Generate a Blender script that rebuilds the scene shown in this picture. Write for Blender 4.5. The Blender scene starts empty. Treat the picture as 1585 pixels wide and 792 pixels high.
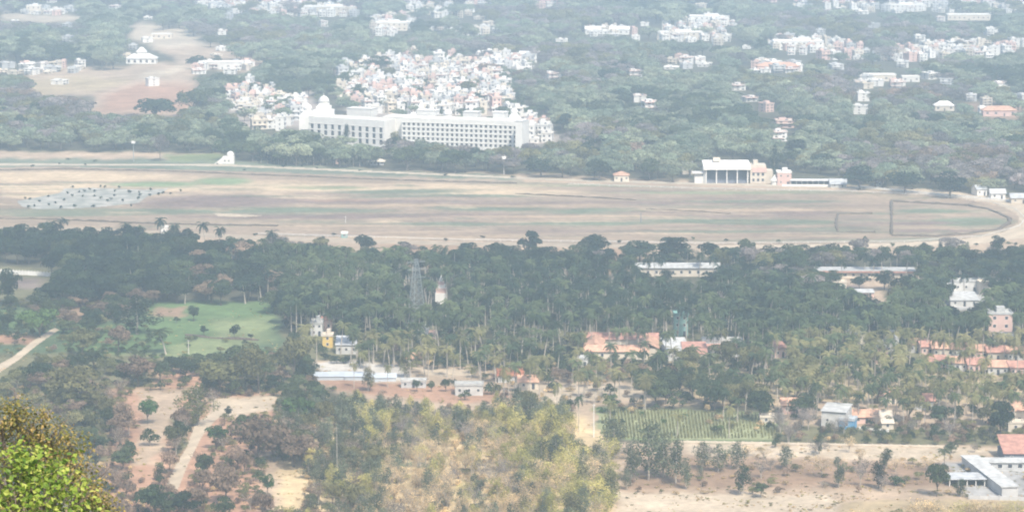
import bpy, math, random
import numpy as np
from mathutils import Vector

sc = bpy.context.scene
COL = sc.collection
rng = np.random.default_rng(11)
random.seed(5)

# ------------------------------------------------------------------ camera, sky, sun, exposure
F, W, H = 4200.0, 1585.0, 792.0
CAMZ = 200.0
TILT = math.atan(656.0 / F)
cam_d = bpy.data.cameras.new('camera')
cam = bpy.data.objects.new('camera', cam_d); COL.objects.link(cam)
cam.location = (0, 0, CAMZ); cam.rotation_euler = (math.pi / 2 - TILT, 0, 0)
cam_d.sensor_width = 36; cam_d.lens = 36 * F / W
cam_d.clip_start = 1; cam_d.clip_end = 60000
sc.camera = cam

SUN_EL, SUN_AZ = 52.0, 158.0          # azimuth clockwise from +Y (the view direction)
world = bpy.data.worlds.new('World'); sc.world = world; world.use_nodes = True
wn = world.node_tree.nodes; wl = world.node_tree.links
sky = wn.new('ShaderNodeTexSky'); sky.sky_type = 'NISHITA'; sky.sun_disc = False
sky.sun_elevation = math.radians(SUN_EL); sky.sun_rotation = math.radians(SUN_AZ)
sky.air_density = 1.0; sky.dust_density = 3.0
bg = wn['Background']; wl.new(sky.outputs[0], bg.inputs[0]); bg.inputs[1].default_value = 0.14
sd = bpy.data.lights.new('sun', 'SUN'); sd.energy = 3.7; sd.angle = math.radians(0.6); sd.color = (1, 0.93, 0.83)
so = bpy.data.objects.new('sun', sd); COL.objects.link(so)
el, az = math.radians(SUN_EL), math.radians(SUN_AZ)
sv = Vector((math.sin(az) * math.cos(el), math.cos(az) * math.cos(el), math.sin(el)))
so.rotation_euler = sv.to_track_quat('Z', 'Y').to_euler(); so.location = (0, -50, 400)
vs = sc.view_settings
vs.view_transform = 'Standard'; vs.look = 'None'; vs.gamma = 1; vs.use_curve_mapping = False
vs.exposure = 0.70
sc.cycles.use_denoising = True
sc.cycles.max_bounces = 6; sc.cycles.diffuse_bounces = 2; sc.cycles.transmission_bounces = 2
sc.cycles.volume_bounces = 2; sc.cycles.glossy_bounces = 1
sc.cycles.filter_width = 2.0
HAZE_DENSITY = 2.85e-4

# ------------------------------------------------------------------ pixel <-> ground
ct, st = math.cos(TILT), math.sin(TILT)
def at(px, py, z=0.0):
    u = (px - W / 2) / F; v = (H / 2 - py) / F
    dx = u; dy = ct + v * st; dz = -st + v * ct
    t = (z - CAMZ) / dz
    return dx * t, dy * t, z
def at_depth(px, py, d):
    u = (px - W / 2) / F; v = (H / 2 - py) / F
    return np.array([u * d, (ct + v * st) * d, CAMZ + (-st + v * ct) * d])
def proj(x, y, z=0.0):
    dy = y; dz = z - CAMZ
    fw = dy * ct - dz * st; up = dy * st + dz * ct
    return W / 2 + F * x / fw, H / 2 - F * up / fw, fw / F       # px, py, metres per pixel
def A(px, py): x, y, z = at(px, py); return (x, y)

def inside(poly, x, y):
    x = np.asarray(x, float); y = np.asarray(y, float)
    r = np.zeros(x.shape, bool); n = len(poly)
    for i in range(n):
        x0, y0 = poly[i]; x1, y1 = poly[(i + 1) % n]
        c = ((y0 > y) != (y1 > y))
        with np.errstate(divide='ignore', invalid='ignore'):
            xi = (x1 - x0) * (y - y0) / ((y1 - y0) if y1 != y0 else 1e-9) + x0
        r ^= c & (x < xi)
    return r
def dist_line(pts, x, y, closed, ys=3.0):
    """distance in picture units to a polyline; vertical counted ys times"""
    d = np.full(np.shape(x), 1e9)
    n = len(pts)
    for i in range(n if closed else n - 1):
        x0, y0 = pts[i]; x1, y1 = pts[(i + 1) % n]
        ax, ay = x1 - x0, (y1 - y0) * ys
        L = ax * ax + ay * ay + 1e-9
        t = np.clip(((x - x0) * ax + (y - y0) * ys * ay) / L, 0, 1)
        d = np.minimum(d, np.hypot(x - x0 - t * ax, (y - y0) * ys - t * ay))
    return d

# ------------------------------------------------------------------ materials
def mat(name): 
    m = bpy.data.materials.new(name); m.use_nodes = True
    for n in list(m.node_tree.nodes): m.node_tree.nodes.remove(n)
    return m, m.node_tree.nodes, m.node_tree.links
def plain(name, col, var=0.15, scale=0.5, rough=0.9, vz=1.0):
    """matte surface with fine weathering noise"""
    m, N, L = mat(name)
    o = N.new('ShaderNodeOutputMaterial'); b = N.new('ShaderNodeBsdfPrincipled')
    b.inputs['Roughness'].default_value = rough
    b.inputs['Specular IOR Level'].default_value = 0.2
    tc = N.new('ShaderNodeTexCoord'); mp = N.new('ShaderNodeMapping'); mp.inputs['Scale'].default_value = (1, 1, vz)
    nz = N.new('ShaderNodeTexNoise'); nz.inputs['Scale'].default_value = scale; nz.inputs['Detail'].default_value = 6
    rp = N.new('ShaderNodeMapRange'); rp.inputs[1].default_value = .3; rp.inputs[2].default_value = .7
    rp.inputs[3].default_value = 1 - var; rp.inputs[4].default_value = 1 + var
    oi = N.new('ShaderNodeObjectInfo')
    r2 = N.new('ShaderNodeMapRange'); r2.inputs[3].default_value = 0.9; r2.inputs[4].default_value = 1.08
    mu = N.new('ShaderNodeMath'); mu.operation = 'MULTIPLY'
    mx = N.new('ShaderNodeVectorMath'); mx.operation = 'SCALE'; mx.inputs[0].default_value = col
    L.new(tc.outputs['Object'], mp.inputs[0]); L.new(mp.outputs[0], nz.inputs['Vector'])
    L.new(nz.outputs[0], rp.inputs[0]); L.new(oi.outputs['Random'], r2.inputs[0])
    L.new(rp.outputs[0], mu.inputs[0]); L.new(r2.outputs[0], mu.inputs[1])
    L.new(mu.outputs[0], mx.inputs['Scale']); L.new(mx.outputs[0], b.inputs['Base Color'])
    L.new(b.outputs[0], o.inputs[0])
    return m
def foliage(name, col, col2, trans=0.42, spread=0.35):
    m, N, L = mat(name)
    o = N.new('ShaderNodeOutputMaterial')
    d = N.new('ShaderNodeBsdfDiffuse'); t = N.new('ShaderNodeBsdfTranslucent'); mx = N.new('ShaderNodeMixShader')
    mx.inputs[0].default_value = trans
    at_ = N.new('ShaderNodeAttribute'); at_.attribute_name = 'tone'
    oi = N.new('ShaderNodeObjectInfo')
    mc = N.new('ShaderNodeMix'); mc.data_type = 'RGBA'
    mc.inputs[6].default_value = (*col, 1); mc.inputs[7].default_value = (*col2, 1)
    r1 = N.new('ShaderNodeMapRange'); r1.inputs[3].default_value = 0; r1.inputs[4].default_value = 1
    L.new(oi.outputs['Random'], r1.inputs[0]); L.new(r1.outputs[0], mc.inputs[0])
    r2 = N.new('ShaderNodeMapRange'); r2.inputs[3].default_value = 1 - spread; r2.inputs[4].default_value = 1 + spread
    L.new(at_.outputs['Fac'], r2.inputs[0])
    wv = N.new('ShaderNodeMath'); wv.operation = 'MULTIPLY'; wv.inputs[1].default_value = 17.31; L.new(oi.outputs['Random'], wv.inputs[0])
    wf = N.new('ShaderNodeMath'); wf.operation = 'FRACT'; L.new(wv.outputs[0], wf.inputs[0])
    wr = N.new('ShaderNodeMapRange'); wr.inputs[3].default_value = .72; wr.inputs[4].default_value = 1.28; L.new(wf.outputs[0], wr.inputs[0])
    wm = N.new('ShaderNodeMath'); wm.operation = 'MULTIPLY'; L.new(wr.outputs[0], wm.inputs[0]); L.new(r2.outputs[0], wm.inputs[1])
    sc_ = N.new('ShaderNodeVectorMath'); sc_.operation = 'SCALE'
    L.new(mc.outputs[2], sc_.inputs[0]); L.new(wm.outputs[0], sc_.inputs['Scale'])
    L.new(sc_.outputs[0], d.inputs[0]); L.new(sc_.outputs[0], t.inputs[0])
    L.new(d.outputs[0], mx.inputs[1]); L.new(t.outputs[0], mx.inputs[2]); L.new(mx.outputs[0], o.inputs[0])
    return m
def leafmat(name, c0, c1, c2, trans):
    m, N, L = mat(name)
    o = N.new('ShaderNodeOutputMaterial'); d = N.new('ShaderNodeBsdfPrincipled'); t = N.new('ShaderNodeBsdfTranslucent'); mx = N.new('ShaderNodeMixShader')
    d.inputs['Roughness'].default_value = .55; d.inputs['Specular IOR Level'].default_value = .3; mx.inputs[0].default_value = trans
    a = N.new('ShaderNodeAttribute'); a.attribute_name = 'tone'; r = N.new('ShaderNodeValToRGB')
    r.color_ramp.elements[0].color = (*c0, 1); r.color_ramp.elements[1].color = (*c2, 1); e = r.color_ramp.elements.new(.5); e.color = (*c1, 1)
    L.new(a.outputs['Fac'], r.inputs[0]); L.new(r.outputs[0], d.inputs['Base Color']); L.new(r.outputs[0], t.inputs[0])
    L.new(d.outputs[0], mx.inputs[1]); L.new(t.outputs[0], mx.inputs[2]); L.new(mx.outputs[0], o.inputs[0]); return m
def painted(name, noise, amt=0.18, rough=0.95):
    """ground whose own colour is stored per vertex, broken up by noise at several scales"""
    m, N, L = mat(name)
    o = N.new('ShaderNodeOutputMaterial'); b = N.new('ShaderNodeBsdfPrincipled')
    b.inputs['Roughness'].default_value = rough; b.inputs['Specular IOR Level'].default_value = 0.1
    a = N.new('ShaderNodeVertexColor'); a.layer_name = 'soil'
    tc = N.new('ShaderNodeTexCoord')
    prev = None
    for s, k in noise:
        nz = N.new('ShaderNodeTexNoise'); nz.inputs['Scale'].default_value = s; nz.inputs['Detail'].default_value = 5
        nz.inputs['Roughness'].default_value = 0.65
        L.new(tc.outputs['Object'], nz.inputs['Vector'])
        r = N.new('ShaderNodeMapRange'); r.inputs[1].default_value = .32; r.inputs[2].default_value = .68
        r.inputs[3].default_value = 1 - amt * k; r.inputs[4].default_value = 1 + amt * k
        L.new(nz.outputs[0], r.inputs[0])
        if prev is None: prev = r.outputs[0]
        else:
            mu = N.new('ShaderNodeMath'); mu.operation = 'MULTIPLY'
            L.new(prev, mu.inputs[0]); L.new(r.outputs[0], mu.inputs[1]); prev = mu.outputs[0]
    s_ = N.new('ShaderNodeVectorMath'); s_.operation = 'SCALE'
    L.new(a.outputs[0], s_.inputs[0]); L.new(prev, s_.inputs['Scale'])
    L.new(s_.outputs[0], b.inputs['Base Color']); L.new(b.outputs[0], o.inputs[0])
    return m

M = {
 'white': plain('white_plaster', (.70, .675, .62), .08, .3),
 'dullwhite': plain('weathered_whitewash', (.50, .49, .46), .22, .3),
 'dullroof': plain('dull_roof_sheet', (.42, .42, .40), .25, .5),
 'cream': plain('cream_plaster', (.58, .51, .41), .1, .3),
 'pinkwall': plain('pink_plaster', (.60, .42, .36), .1, .3),
 'greywall': plain('grey_plaster', (.45, .45, .44), .15, .3),
 'yellow': plain('yellow_plaster', (.60, .42, .12), .1, .3),
 'teal': plain('teal_plaster', (.22, .38, .35), .1, .3),
 'blue': plain('blue_wall', (.12, .30, .48), .1, .3),
 'tile': plain('red_clay_tile', (.40, .215, .165), .3, .6),
 'tile2': plain('orange_clay_tile', (.48, .29, .20), .3, .6),
 'tin': plain('weathered_tin_roof', (.44, .45, .45), .25, .4),
 'whiteroof': plain('white_roof_sheet', (.58, .57, .54), .2, .4),
 'dark': plain('dark_opening', (.05, .055, .065), .1, 1),
 'darkgrey': plain('dark_grey_seating', (.17, .18, .21), .2, 1),  # one even dark grey for seating, rear walls, post and tanks
 'bark': plain('bark', (.17, .14, .11), .3, 2, vz=.2),
 'palebark': plain('pale_bark', (.42, .37, .31), .3, 2, vz=.2),
 'steel': plain('galvanised_steel', (.25, .28, .28), .1, 1),
 'rust': plain('rusty_sheet', (.32, .12, .07), .2, .6),
 'hedge': plain('hedge_leaves', (.125, .10, .075), .4, 1.5),
 'plastic': plain('pale_blue_plastic_sheet', (.42, .46, .49), .12, .2),
}
FOL = {   # object-random runs between the two colours
 'dark':   foliage('dark_foliage', (.020, .038, .027), (.044, .066, .036)),
 'mid':    foliage('mid_green_foliage', (.052, .080, .040), (.110, .135, .060)),
 'olive':  foliage('olive_foliage', (.150, .155, .066), (.250, .228, .105)),
 'lime':   foliage('yellow_green_foliage', (.38, .36, .11), (.60, .52, .19)),
 'fresh':  foliage('fresh_green_foliage', (.075, .150, .045), (.130, .190, .065)),
 'brown':  foliage('reddish_brown_foliage', (.20, .145, .10), (.30, .215, .155)),
 'grey':   foliage('greyish_pink_foliage', (.19, .17, .15), (.29, .245, .225)),
 'straw':  foliage('dry_straw_foliage', (.50, .37, .20), (.72, .55, .31)),
 'sage':   foliage('grey_green_foliage', (.120, .140, .085), (.190, .205, .125)),
 'pale':   foliage('haze_paled_far_foliage', (.19, .24, .155), (.33, .35, .22)),  # far leaves lightened: part of the distance haze is put into their colour
}

# ------------------------------------------------------------------ mesh helpers
class MB:
    def __init__(s): s.v = []; s.f = []; s.m = []
    def add(s, vs_, fs, m=0):
        o = len(s.v); s.v += [tuple(v) for v in vs_]; s.f += [tuple(o + i for i in f) for f in fs]; s.m += [m] * len(fs)
    def box(s, x0, x1, y0, y1, z0, z1, m=0):
        s.add([(x0, y0, z0), (x1, y0, z0), (x1, y1, z0), (x0, y1, z0), (x0, y0, z1), (x1, y0, z1), (x1, y1, z1), (x0, y1, z1)],
              [(0, 3, 2, 1), (4, 5, 6, 7), (0, 1, 5, 4), (1, 2, 6, 5), (2, 3, 7, 6), (3, 0, 4, 7)], m)
    def gable(s, x0, x1, y0, y1, z0, h, e=0.5, m=0, t=.12):
        """pitched roof, ridge along x, with eaves and thickness"""
        ym = (y0 + y1) / 2
        P = [(x0 - e, y0 - e, z0), (x1 + e, y0 - e, z0), (x1 + e, ym, z0 + h), (x0 - e, ym, z0 + h), (x1 + e, y1 + e, z0), (x0 - e, y1 + e, z0)]
        Q = [(a, b, c - t) for a, b, c in P]
        s.add(P + Q, [(0, 1, 2, 3), (3, 2, 4, 5), (7, 6, 9, 8), (8, 9, 11, 10), (0, 6, 7, 1), (5, 4, 10, 11), (0, 3, 9, 6), (3, 5, 11, 9), (1, 7, 8, 2), (2, 8, 10, 4)], m)
    def hip(s, x0, x1, y0, y1, z0, h, e=0.5, m=0, r=None):
        ym = (y0 + y1) / 2; r = min((y1 - y0), (x1 - x0)) * .48 if r is None else r
        s.add([(x0 - e, y0 - e, z0), (x1 + e, y0 - e, z0), (x1 + e, y1 + e, z0), (x0 - e, y1 + e, z0), (x0 + r, ym, z0 + h), (x1 - r, ym, z0 + h)],
              [(0, 1, 5, 4), (1, 2, 5), (2, 3, 4, 5), (3, 0, 4), (3, 2, 1, 0)], m)
    def lathe(s, prof, cx=0, cy=0, n=14, m=0):
        vv = []; ff = []
        for r, z in prof:
            for k in range(n):
                a = 2 * math.pi * k / n; vv.append((cx + r * math.cos(a), cy + r * math.sin(a), z))
        for i in range(len(prof) - 1):
            for k in range(n):
                ff.append((i * n + k, i * n + (k + 1) % n, (i + 1) * n + (k + 1) % n, (i + 1) * n + k))
        ff.append(tuple(range((len(prof) - 1) * n, len(prof) * n)))
        s.add(vv, ff, m)
    def bar(s, a, b, w, m=0, w2=None, n=4):
        a = Vector(a); b = Vector(b); d = (b - a)
        if d.length < 1e-6: return
        q = d.to_track_quat('Z', 'Y'); w2 = w if w2 is None else w2
        vv = []
        for p, ww in ((a, w), (b, w2)):
            for k in range(n):
                t = 2 * math.pi * (k + .5) / n
                vv.append(p + q @ Vector((math.cos(t) * ww, math.sin(t) * ww, 0)))
        ff = [(k, (k + 1) % n, n + (k + 1) % n, n + k) for k in range(n)] + [tuple(range(n))[::-1], tuple(range(n, 2 * n))]
        s.add(vv, ff, m)
    def mesh(s, name, mats, smooth=False):
        me = bpy.data.meshes.new(name); me.from_pydata(s.v, [], s.f)
        for m_ in (mats if isinstance(mats, (list, tuple)) else [mats]): me.materials.append(m_)
        me.polygons.foreach_set('material_index', s.m)
        if smooth: me.polygons.foreach_set('use_smooth', [True] * len(s.f))
        me.update(); return me
    def build(s, name, mats, parent=None, smooth=False):
        o = bpy.data.objects.new(name, s.mesh(name, mats, smooth)); COL.objects.link(o)
        if parent: o.parent = parent
        return o
def obj(name, me, parent=None):
    o = bpy.data.objects.new(name, me); COL.objects.link(o)
    if parent: o.parent = parent
    return o
USED = {}
def tag(o, label, cat, group=None, kind=None):
    if label:
        o['label'] = label
    if cat: o['category'] = cat
    if group: o['group'] = group
    if kind: o['kind'] = kind
    return o
def empty(name, loc, rz=0, label=None, cat=None, group=None):
    o = bpy.data.objects.new(name, None); COL.objects.link(o)
    o.empty_display_size = .5; o.location = loc; o.rotation_euler = (0, 0, rz)
    return tag(o, label, cat, group)

# ------------------------------------------------------------------ ground colour map
SOIL = dict(pstraw=(.52, .40, .23), tan=(.37, .28, .195), pale=(.44, .36, .26), orange=(.36, .215, .14), mauve=(.205, .16, .135), turf=(.145, .165, .115),
            green=(.095, .145, .058), dgreen=(.085, .12, .06), olive=(.15, .14, .075), wood=(.085, .08, .05), white=(.46, .43, .38),
            grey=(.36, .35, .33), brown=(.26, .175, .115), straw=(.36, .28, .17), town=(.34, .29, .25), ltgreen=(.175, .205, .095))
SHAPES = [  # polygon in photo pixels, colour, feather px, vertical feather weight
 ([(-900, -200), (2500, -200), (2500, 230), (-900, 225)], 'wood', 4, 3),
 ([(40, 104), (180, 104), (250, 96), (300, 96), (304, 150), (292, 178), (150, 178), (128, 165), (150, 150), (40, 146)], 'tan', 7, 2),
 ([(150, 150), (240, 110), (300, 97), (420, 95), (420, 99), (300, 103), (245, 118), (170, 153)], 'pale', 3, 3),
 ([(45, 122), (140, 118), (200, 124), (150, 142), (45, 145)], 'straw', 8, 2),
 ([(160, 146), (210, 128), (296, 128), (300, 172), (150, 176)], 'orange', 14, 2),
 ([(195, 36), (300, 40), (300, 62), (320, 70), (300, 96), (205, 62)], 'pale', 8, 2),
 ([(0, 18), (60, 22), (140, 28), (150, 34), (60, 34), (0, 32)], 'pale', 6, 2),
 ([(0, 34), (34, 36), (34, 70), (0, 76)], 'straw', 7, 2),
 ([(240, 74), (330, 70), (420, 76), (420, 112), (300, 108)], 'tan', 8, 2),
 ([(380, 70), (570, 66), (575, 88), (385, 92)], 'brown', 8, 2),
 ([(345, 132), (480, 140), (500, 200), (360, 196)], 'town', 8, 2),
 ([(515, 105), (640, 82), (830, 86), (800, 170), (865, 205), (860, 226), (610, 222), (540, 190)], 'town', 8, 2),
 ([(1180, 165), (1585, 60), (1700, 60), (1700, 95), (1585, 95), (1250, 90)], 'wood', 8, 2),
 ([(1500, 160), (1700, 150), (1700, 190), (1510, 186)], 'brown', 8, 2),
 # race course surrounds
 ([(-900, 232), (340, 236), (345, 252), (620, 262), (900, 272), (1090, 281), (1330, 287), (1500, 299), (1600, 312), (2600, 330), (2600, 410), (-900, 410)], 'tan', 5, 3),
 ([(-900, 245), (340, 246), (620, 264), (800, 272), (800, 279), (400, 268), (-900, 258)], 'turf', 6, 3),
 ([(255, 238), (345, 238), (350, 250), (260, 249)], 'ltgreen', 8, 3),
 # woods
 ([(-900, 366), (90, 358), (350, 384), (560, 393), (900, 396), (1250, 396), (1585, 392), (2600, 392), (2600, 560), (1100, 560), (860, 545), (440, 545), (430, 480), (-900, 480)], 'wood', 6, 3),
 ([(590, 376), (700, 372), (760, 385), (1000, 385), (1000, 420), (900, 430), (640, 415)], 'brown', 10, 3),
 ([(-300, 412), (84, 414), (76, 446), (36, 462), (-300, 480)], 'olive', 5, 3),
 ([(22, 430), (74, 430), (60, 444), (20, 448)], 'mauve', 5, 3),
 ([(1250, 418), (1420, 418), (1418, 432), (1375, 440), (1372, 478), (1330, 472), (1262, 440)], 'tan', 5, 3),
 ([(1290, 436), (1330, 440), (1370, 476), (1320, 470)], 'mauve', 6, 3),
 ([(1450, 430), (1540, 432), (1530, 480), (1450, 480)], 'grey', 8, 3),
 # left fields
 ([(-300, 478), (430, 466), (440, 548), (300, 560), (100, 570), (-300, 600)], 'dgreen', 6, 3),
 ([(40, 472), (200, 470), (190, 492), (50, 492)], 'brown', 8, 3),
 ([(225, 466), (420, 466), (425, 505), (410, 530), (230, 540), (150, 550), (150, 525), (230, 515)], 'green', 5, 3),
 ([(236, 476), (290, 474), (292, 489), (238, 489)], 'brown', 5, 3),
 ([(330, 495), (420, 490), (415, 530), (330, 528)], 'ltgreen', 14, 3),
 ([(260, 535), (300, 524), (400, 526), (390, 545), (270, 550)], 'ltgreen', 7, 3),
 ([(-100, 484), (60, 480), (60, 504), (-100, 518)], 'green', 6, 3),
 ([(95, 505), (240, 500), (240, 530), (150, 562), (100, 548)], 'green', 6, 3), ([(150, 548), (330, 540), (300, 562), (160, 575)], 'ltgreen', 7, 3),
 ([(-300, 520), (60, 518), (50, 532), (-300, 540)], 'orange', 6, 3),
 ([(-300, 560), (100, 545), (450, 560), (500, 600), (480, 620), (170, 606), (-300, 640)], 'olive', 8, 3),
 ([(235, 575), (330, 560), (350, 600), (240, 600)], 'orange', 10, 3),
 # left orchard
 ([(-300, 640), (170, 600), (430, 606), (480, 640), (480, 900), (-300, 900)], 'orange', 8, 3),
 ([(-300, 640), (170, 600), (176, 700), (120, 900), (-300, 900)], 'olive', 10, 3),
 ([(210, 604), (290, 602), (262, 660), (240, 720), (205, 720), (225, 650)], 'tan', 8, 3),
 ([(320, 616), (432, 610), (425, 634), (330, 648)], 'pale', 6, 3),
 ([(268, 640), (300, 640), (290, 700), (262, 725)], 'olive', 7, 3),
 ([(400, 700), (480, 690), (480, 792), (410, 792)], 'tan', 12, 3),
 # band of palms and houses
 ([(440, 500), (1010, 505), (1700, 520), (1700, 600), (900, 585), (500, 560), (440, 545)], 'olive', 8, 3),
 ([(490, 556), (745, 566), (900, 588), (1130, 598), (1130, 628), (925, 628), (900, 690), (800, 640), (600, 632), (490, 596)], 'tan', 6, 3),
 ([(490, 560), (560, 559), (635, 566), (628, 588), (560, 592), (490, 586)], 'white', 4, 3),
 ([(495, 586), (700, 596), (860, 622), (700, 624), (520, 604)], 'orange', 6, 3),
 ([(640, 568), (700, 570), (740, 576), (740, 582), (650, 580)], 'pale', 5, 3),
 ([(800, 596), (900, 594), (1120, 600), (1120, 612), (900, 620), (820, 630)], 'pale', 7, 3),
 ([(1000, 560), (1700, 560), (1700, 640), (1200, 640), (1000, 600)], 'straw', 8, 3),
 ([(1200, 620), (1700, 628), (1700, 668), (1200, 660)], 'tan', 7, 3),
 ([(920, 630), (1210, 640), (1215, 684), (1040, 684), (925, 676)], 'ltgreen', 5, 3),
 ([(1180, 658), (1700, 668), (1700, 692), (1200, 684)], 'olive', 6, 3),
 ([(890, 620), (922, 620), (928, 676), (892, 680)], 'tan', 4, 3),
 ([(895, 668), (928, 668), (930, 690), (890, 690)], 'grey', 4, 3),
 # bottom
 ([(430, 640), (900, 640), (960, 700), (980, 900), (430, 900)], 'pstraw', 10, 3),
 ([(940, 684), (1700, 690), (1700, 900), (960, 900)], 'tan', 6, 3),
 ([(990, 706), (1290, 712), (1500, 720), (1490, 752), (960, 758)], 'brown', 16, 3),
 ([(1060, 686), (1560, 694), (1470, 712), (1070, 704)], 'pale', 7, 3),
 ([(958, 762), (1290, 766), (1330, 900), (958, 900)], 'pale', 4, 3),
 ([(1300, 775), (1585, 772), (1700, 900), (1320, 900)], 'straw', 6, 3),
 ([(1460, 716), (1700, 716), (1700, 770), (1500, 768)], 'grey', 6, 3),
]
def soil(px, py):
    c = np.empty(px.shape + (3,)); c[:] = SOIL['wood']
    # irregular borders: shift lookups by smooth waves
    wx = px + 5 * np.sin(py * .23 + px * .035) + 3 * np.sin(px * .11 + 2) + 2 * np.sin(px * .37 + py * .5)
    wy = py + 1.3 * np.sin(px * .06 + 1) + .8 * np.sin(px * .19 + py * .3)
    for poly, name, fe, ys in SHAPES:
        xs = [p[0] for p in poly]; yy = [p[1] for p in poly]
        sel = (wx > min(xs) - fe) & (wx < max(xs) + fe) & (wy > min(yy) - fe) & (wy < max(yy) + fe)
        if not sel.any(): continue
        a, b = wx[sel], wy[sel]
        d = dist_line(poly, a, b, True, ys); ins = inside(poly, a, b)
        k = np.clip(.5 + np.where(ins, d, -d) / (2 * fe), 0, 1)[..., None]
        c[sel] = c[sel] * (1 - k) + np.array(SOIL[name]) * k
    return c
def set_col(me, c):
    a = me.color_attributes.new('soil', 'FLOAT_COLOR', 'POINT')
    a.data.foreach_set('color', np.concatenate([c, np.ones((len(c), 1))], 1).ravel())

HX = [-400, -60, 0, 20, 60, 200, 450, 700, 780, 1e6]; HZ = [197.4, 197.4, 197.4, 191, 172, 128, 58, 7, 0, 0]
def build_ground():
    rows = [-2000, -900, -400, -60, 0, 20, 60, 120, 200, 300, 450, 600, 700]
    pys = list(np.arange(815, 230, -2.5)) + list(np.arange(230, -40, -2.0)) + [-60, -90, -120, -150, -180, -205, -225, -240, -250]
    px = np.concatenate([[-30000, -9000, -3000, -1200, -500, -200], np.arange(-120, 1706, 4.5), [1800, 2100, 2800, 4600, 10000, 31000]])
    V = []; C = []
    for r in rows:
        V.append(np.stack([(px - W / 2) * .19, np.full(px.shape, float(r)), np.full(px.shape, np.interp(r, HX, HZ))], 1))
        C.append(np.tile(np.array(SOIL['olive']), (len(px), 1)))
    for p in pys:
        x0, y0, _ = at(W / 2, p); s = proj(0, y0)[2]
        V.append(np.stack([(px - W / 2) * s, np.full(px.shape, y0), np.full(px.shape, 0.0 if y0 > 780 else np.interp(y0, HX, HZ))], 1))
        C.append(soil(px, np.full(px.shape, float(p))))
    V = np.concatenate(V); C = np.concatenate(C); n = len(px); m = len(rows) + len(pys)
    V[:, 0] = np.clip(V[:, 0], -24000, 24000)
    i = np.arange(n * (m - 1)).reshape(m - 1, n)[:, :-1].ravel()
    Fc = np.stack([i, i + 1, i + n + 1, i + n], 1)
    me = bpy.data.meshes.new('ground'); me.from_pydata(V.tolist(), [], Fc.tolist()); me.update()
    set_col(me, C)
    me.materials.append(painted('ground_soil', [(.012, 1.0), (.06, 1.0), (.35, .8)], .22))
    o = obj('ground', me); o['kind'] = 'structure'
    return float(V[:, 1].max())
FAR = build_ground()

def sheet(name, poly, colfn, z, step=(3, 1.2), material=None):
    """thin ground layer: the cells of a fine grid that lie inside the outline"""
    xs = [p[0] for p in poly]; ys = [p[1] for p in poly]
    gx = np.arange(min(xs), max(xs) + step[0], step[0]); gy = np.arange(min(ys), max(ys) + step[1], step[1])
    X, Y = np.meshgrid(gx, gy)
    keep = inside(poly, X[:-1, :-1] + step[0] / 2, Y[:-1, :-1] + step[1] / 2)
    n = len(gx); idx = np.arange(X.size).reshape(X.shape)
    q = np.stack([idx[:-1, :-1], idx[1:, :-1], idx[1:, 1:], idx[:-1, 1:]], -1)[keep]
    used = np.unique(q); re = np.full(X.size, -1); re[used] = np.arange(len(used))
    px = X.ravel()[used]; py = Y.ravel()[used]
    # pull border vertices onto the outline with a little wander
    x, y, _ = at(px, py)
    me = bpy.data.meshes.new(name)
    me.from_pydata(np.stack([x, y, np.full(x.shape, z)], 1).tolist(), [], re[q].tolist()); me.update()
    set_col(me, colfn(px, py))
    me.materials.append(material)
    o = obj(name, me); o['kind'] = 'structure'
    return o

# race course infield: streaks of dry tan, mauve soil and greyed turf
BL = []   # cx, cy, rx, ry, colour, strength
def bl(*a): BL.append(a)
for a in [(70, 285, 130, 12, 'pale', .75), (150, 300, 110, 9, 'pale', .6), (210, 275, 120, 6, 'pale', .45), (560, 290, 260, 6, 'pale', .8), (760, 298, 140, 6, 'pale', .9),
          (240, 285, 75, 4.5, 'ltgreen', .9), (345, 281, 45, 6, 'ltgreen', .9), (500, 290, 70, 3, 'ltgreen', .7), (210, 310, 160, 4, 'pale', .6),
          (330, 312, 130, 12, 'mauve', .9), (620, 297, 110, 3.5, 'turf', .9), (740, 303, 90, 2.5, 'turf', .8), (430, 325, 130, 5, 'turf', .9), (540, 326, 80, 3.5, 'turf', .6),
          (760, 322, 100, 4.5, 'turf', .95), (930, 327, 90, 5, 'turf', .9), (700, 347, 90, 3.5, 'turf', .8), (900, 346, 120, 4, 'turf', .9), (1120, 342, 150, 4, 'turf', .9),
          (530, 335, 250, 4, 'mauve', .9), (720, 335, 220, 4, 'mauve', .8), (560, 312, 200, 3, 'mauve', .8), (1000, 315, 300, 4, 'mauve', .7), (1050, 335, 250, 3, 'mauve', .6),
          (280, 328, 150, 4, 'turf', .9), (170, 326, 200, 4, 'turf', .7), (60, 332, 120, 4, 'turf', .8), (1180, 312, 130, 3, 'turf', .8), (1220, 345, 120, 4, 'turf', .8), (1300, 355, 80, 3, 'turf', .5),
          (1500, 345, 70, 5, 'green', .3), (1500, 343, 70, 7, 'turf', .9), (1440, 326, 60, 4, 'turf', .9), (1420, 345, 60, 3, 'mauve', .9), (1450, 357, 70, 3, 'mauve', .8),
          (1330, 345, 40, 12, 'mauve', .5), (1250, 330, 60, 4, 'mauve', .8), (1130, 358, 220, 2.5, 'turf', .7), (800, 358, 250, 3, 'mauve', .6), (480, 305, 60, 3, 'pale', .5), (1100, 298, 180, 2.5, 'ltgreen', .6),
          (1000, 287, 250, 2.5, 'ltgreen', .45), (520, 310, 60, 2, 'orange', .4), (880, 335, 200, 2, 'tan', .8), (640, 318, 200, 1.8, 'tan', .9), (1150, 325, 200, 2, 'tan', .9), (1330, 372, 300, 3, 'turf', .4), (700, 368, 300, 3, 'tan', .6)]: bl(*a)
r2 = np.random.default_rng(3)
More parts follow.
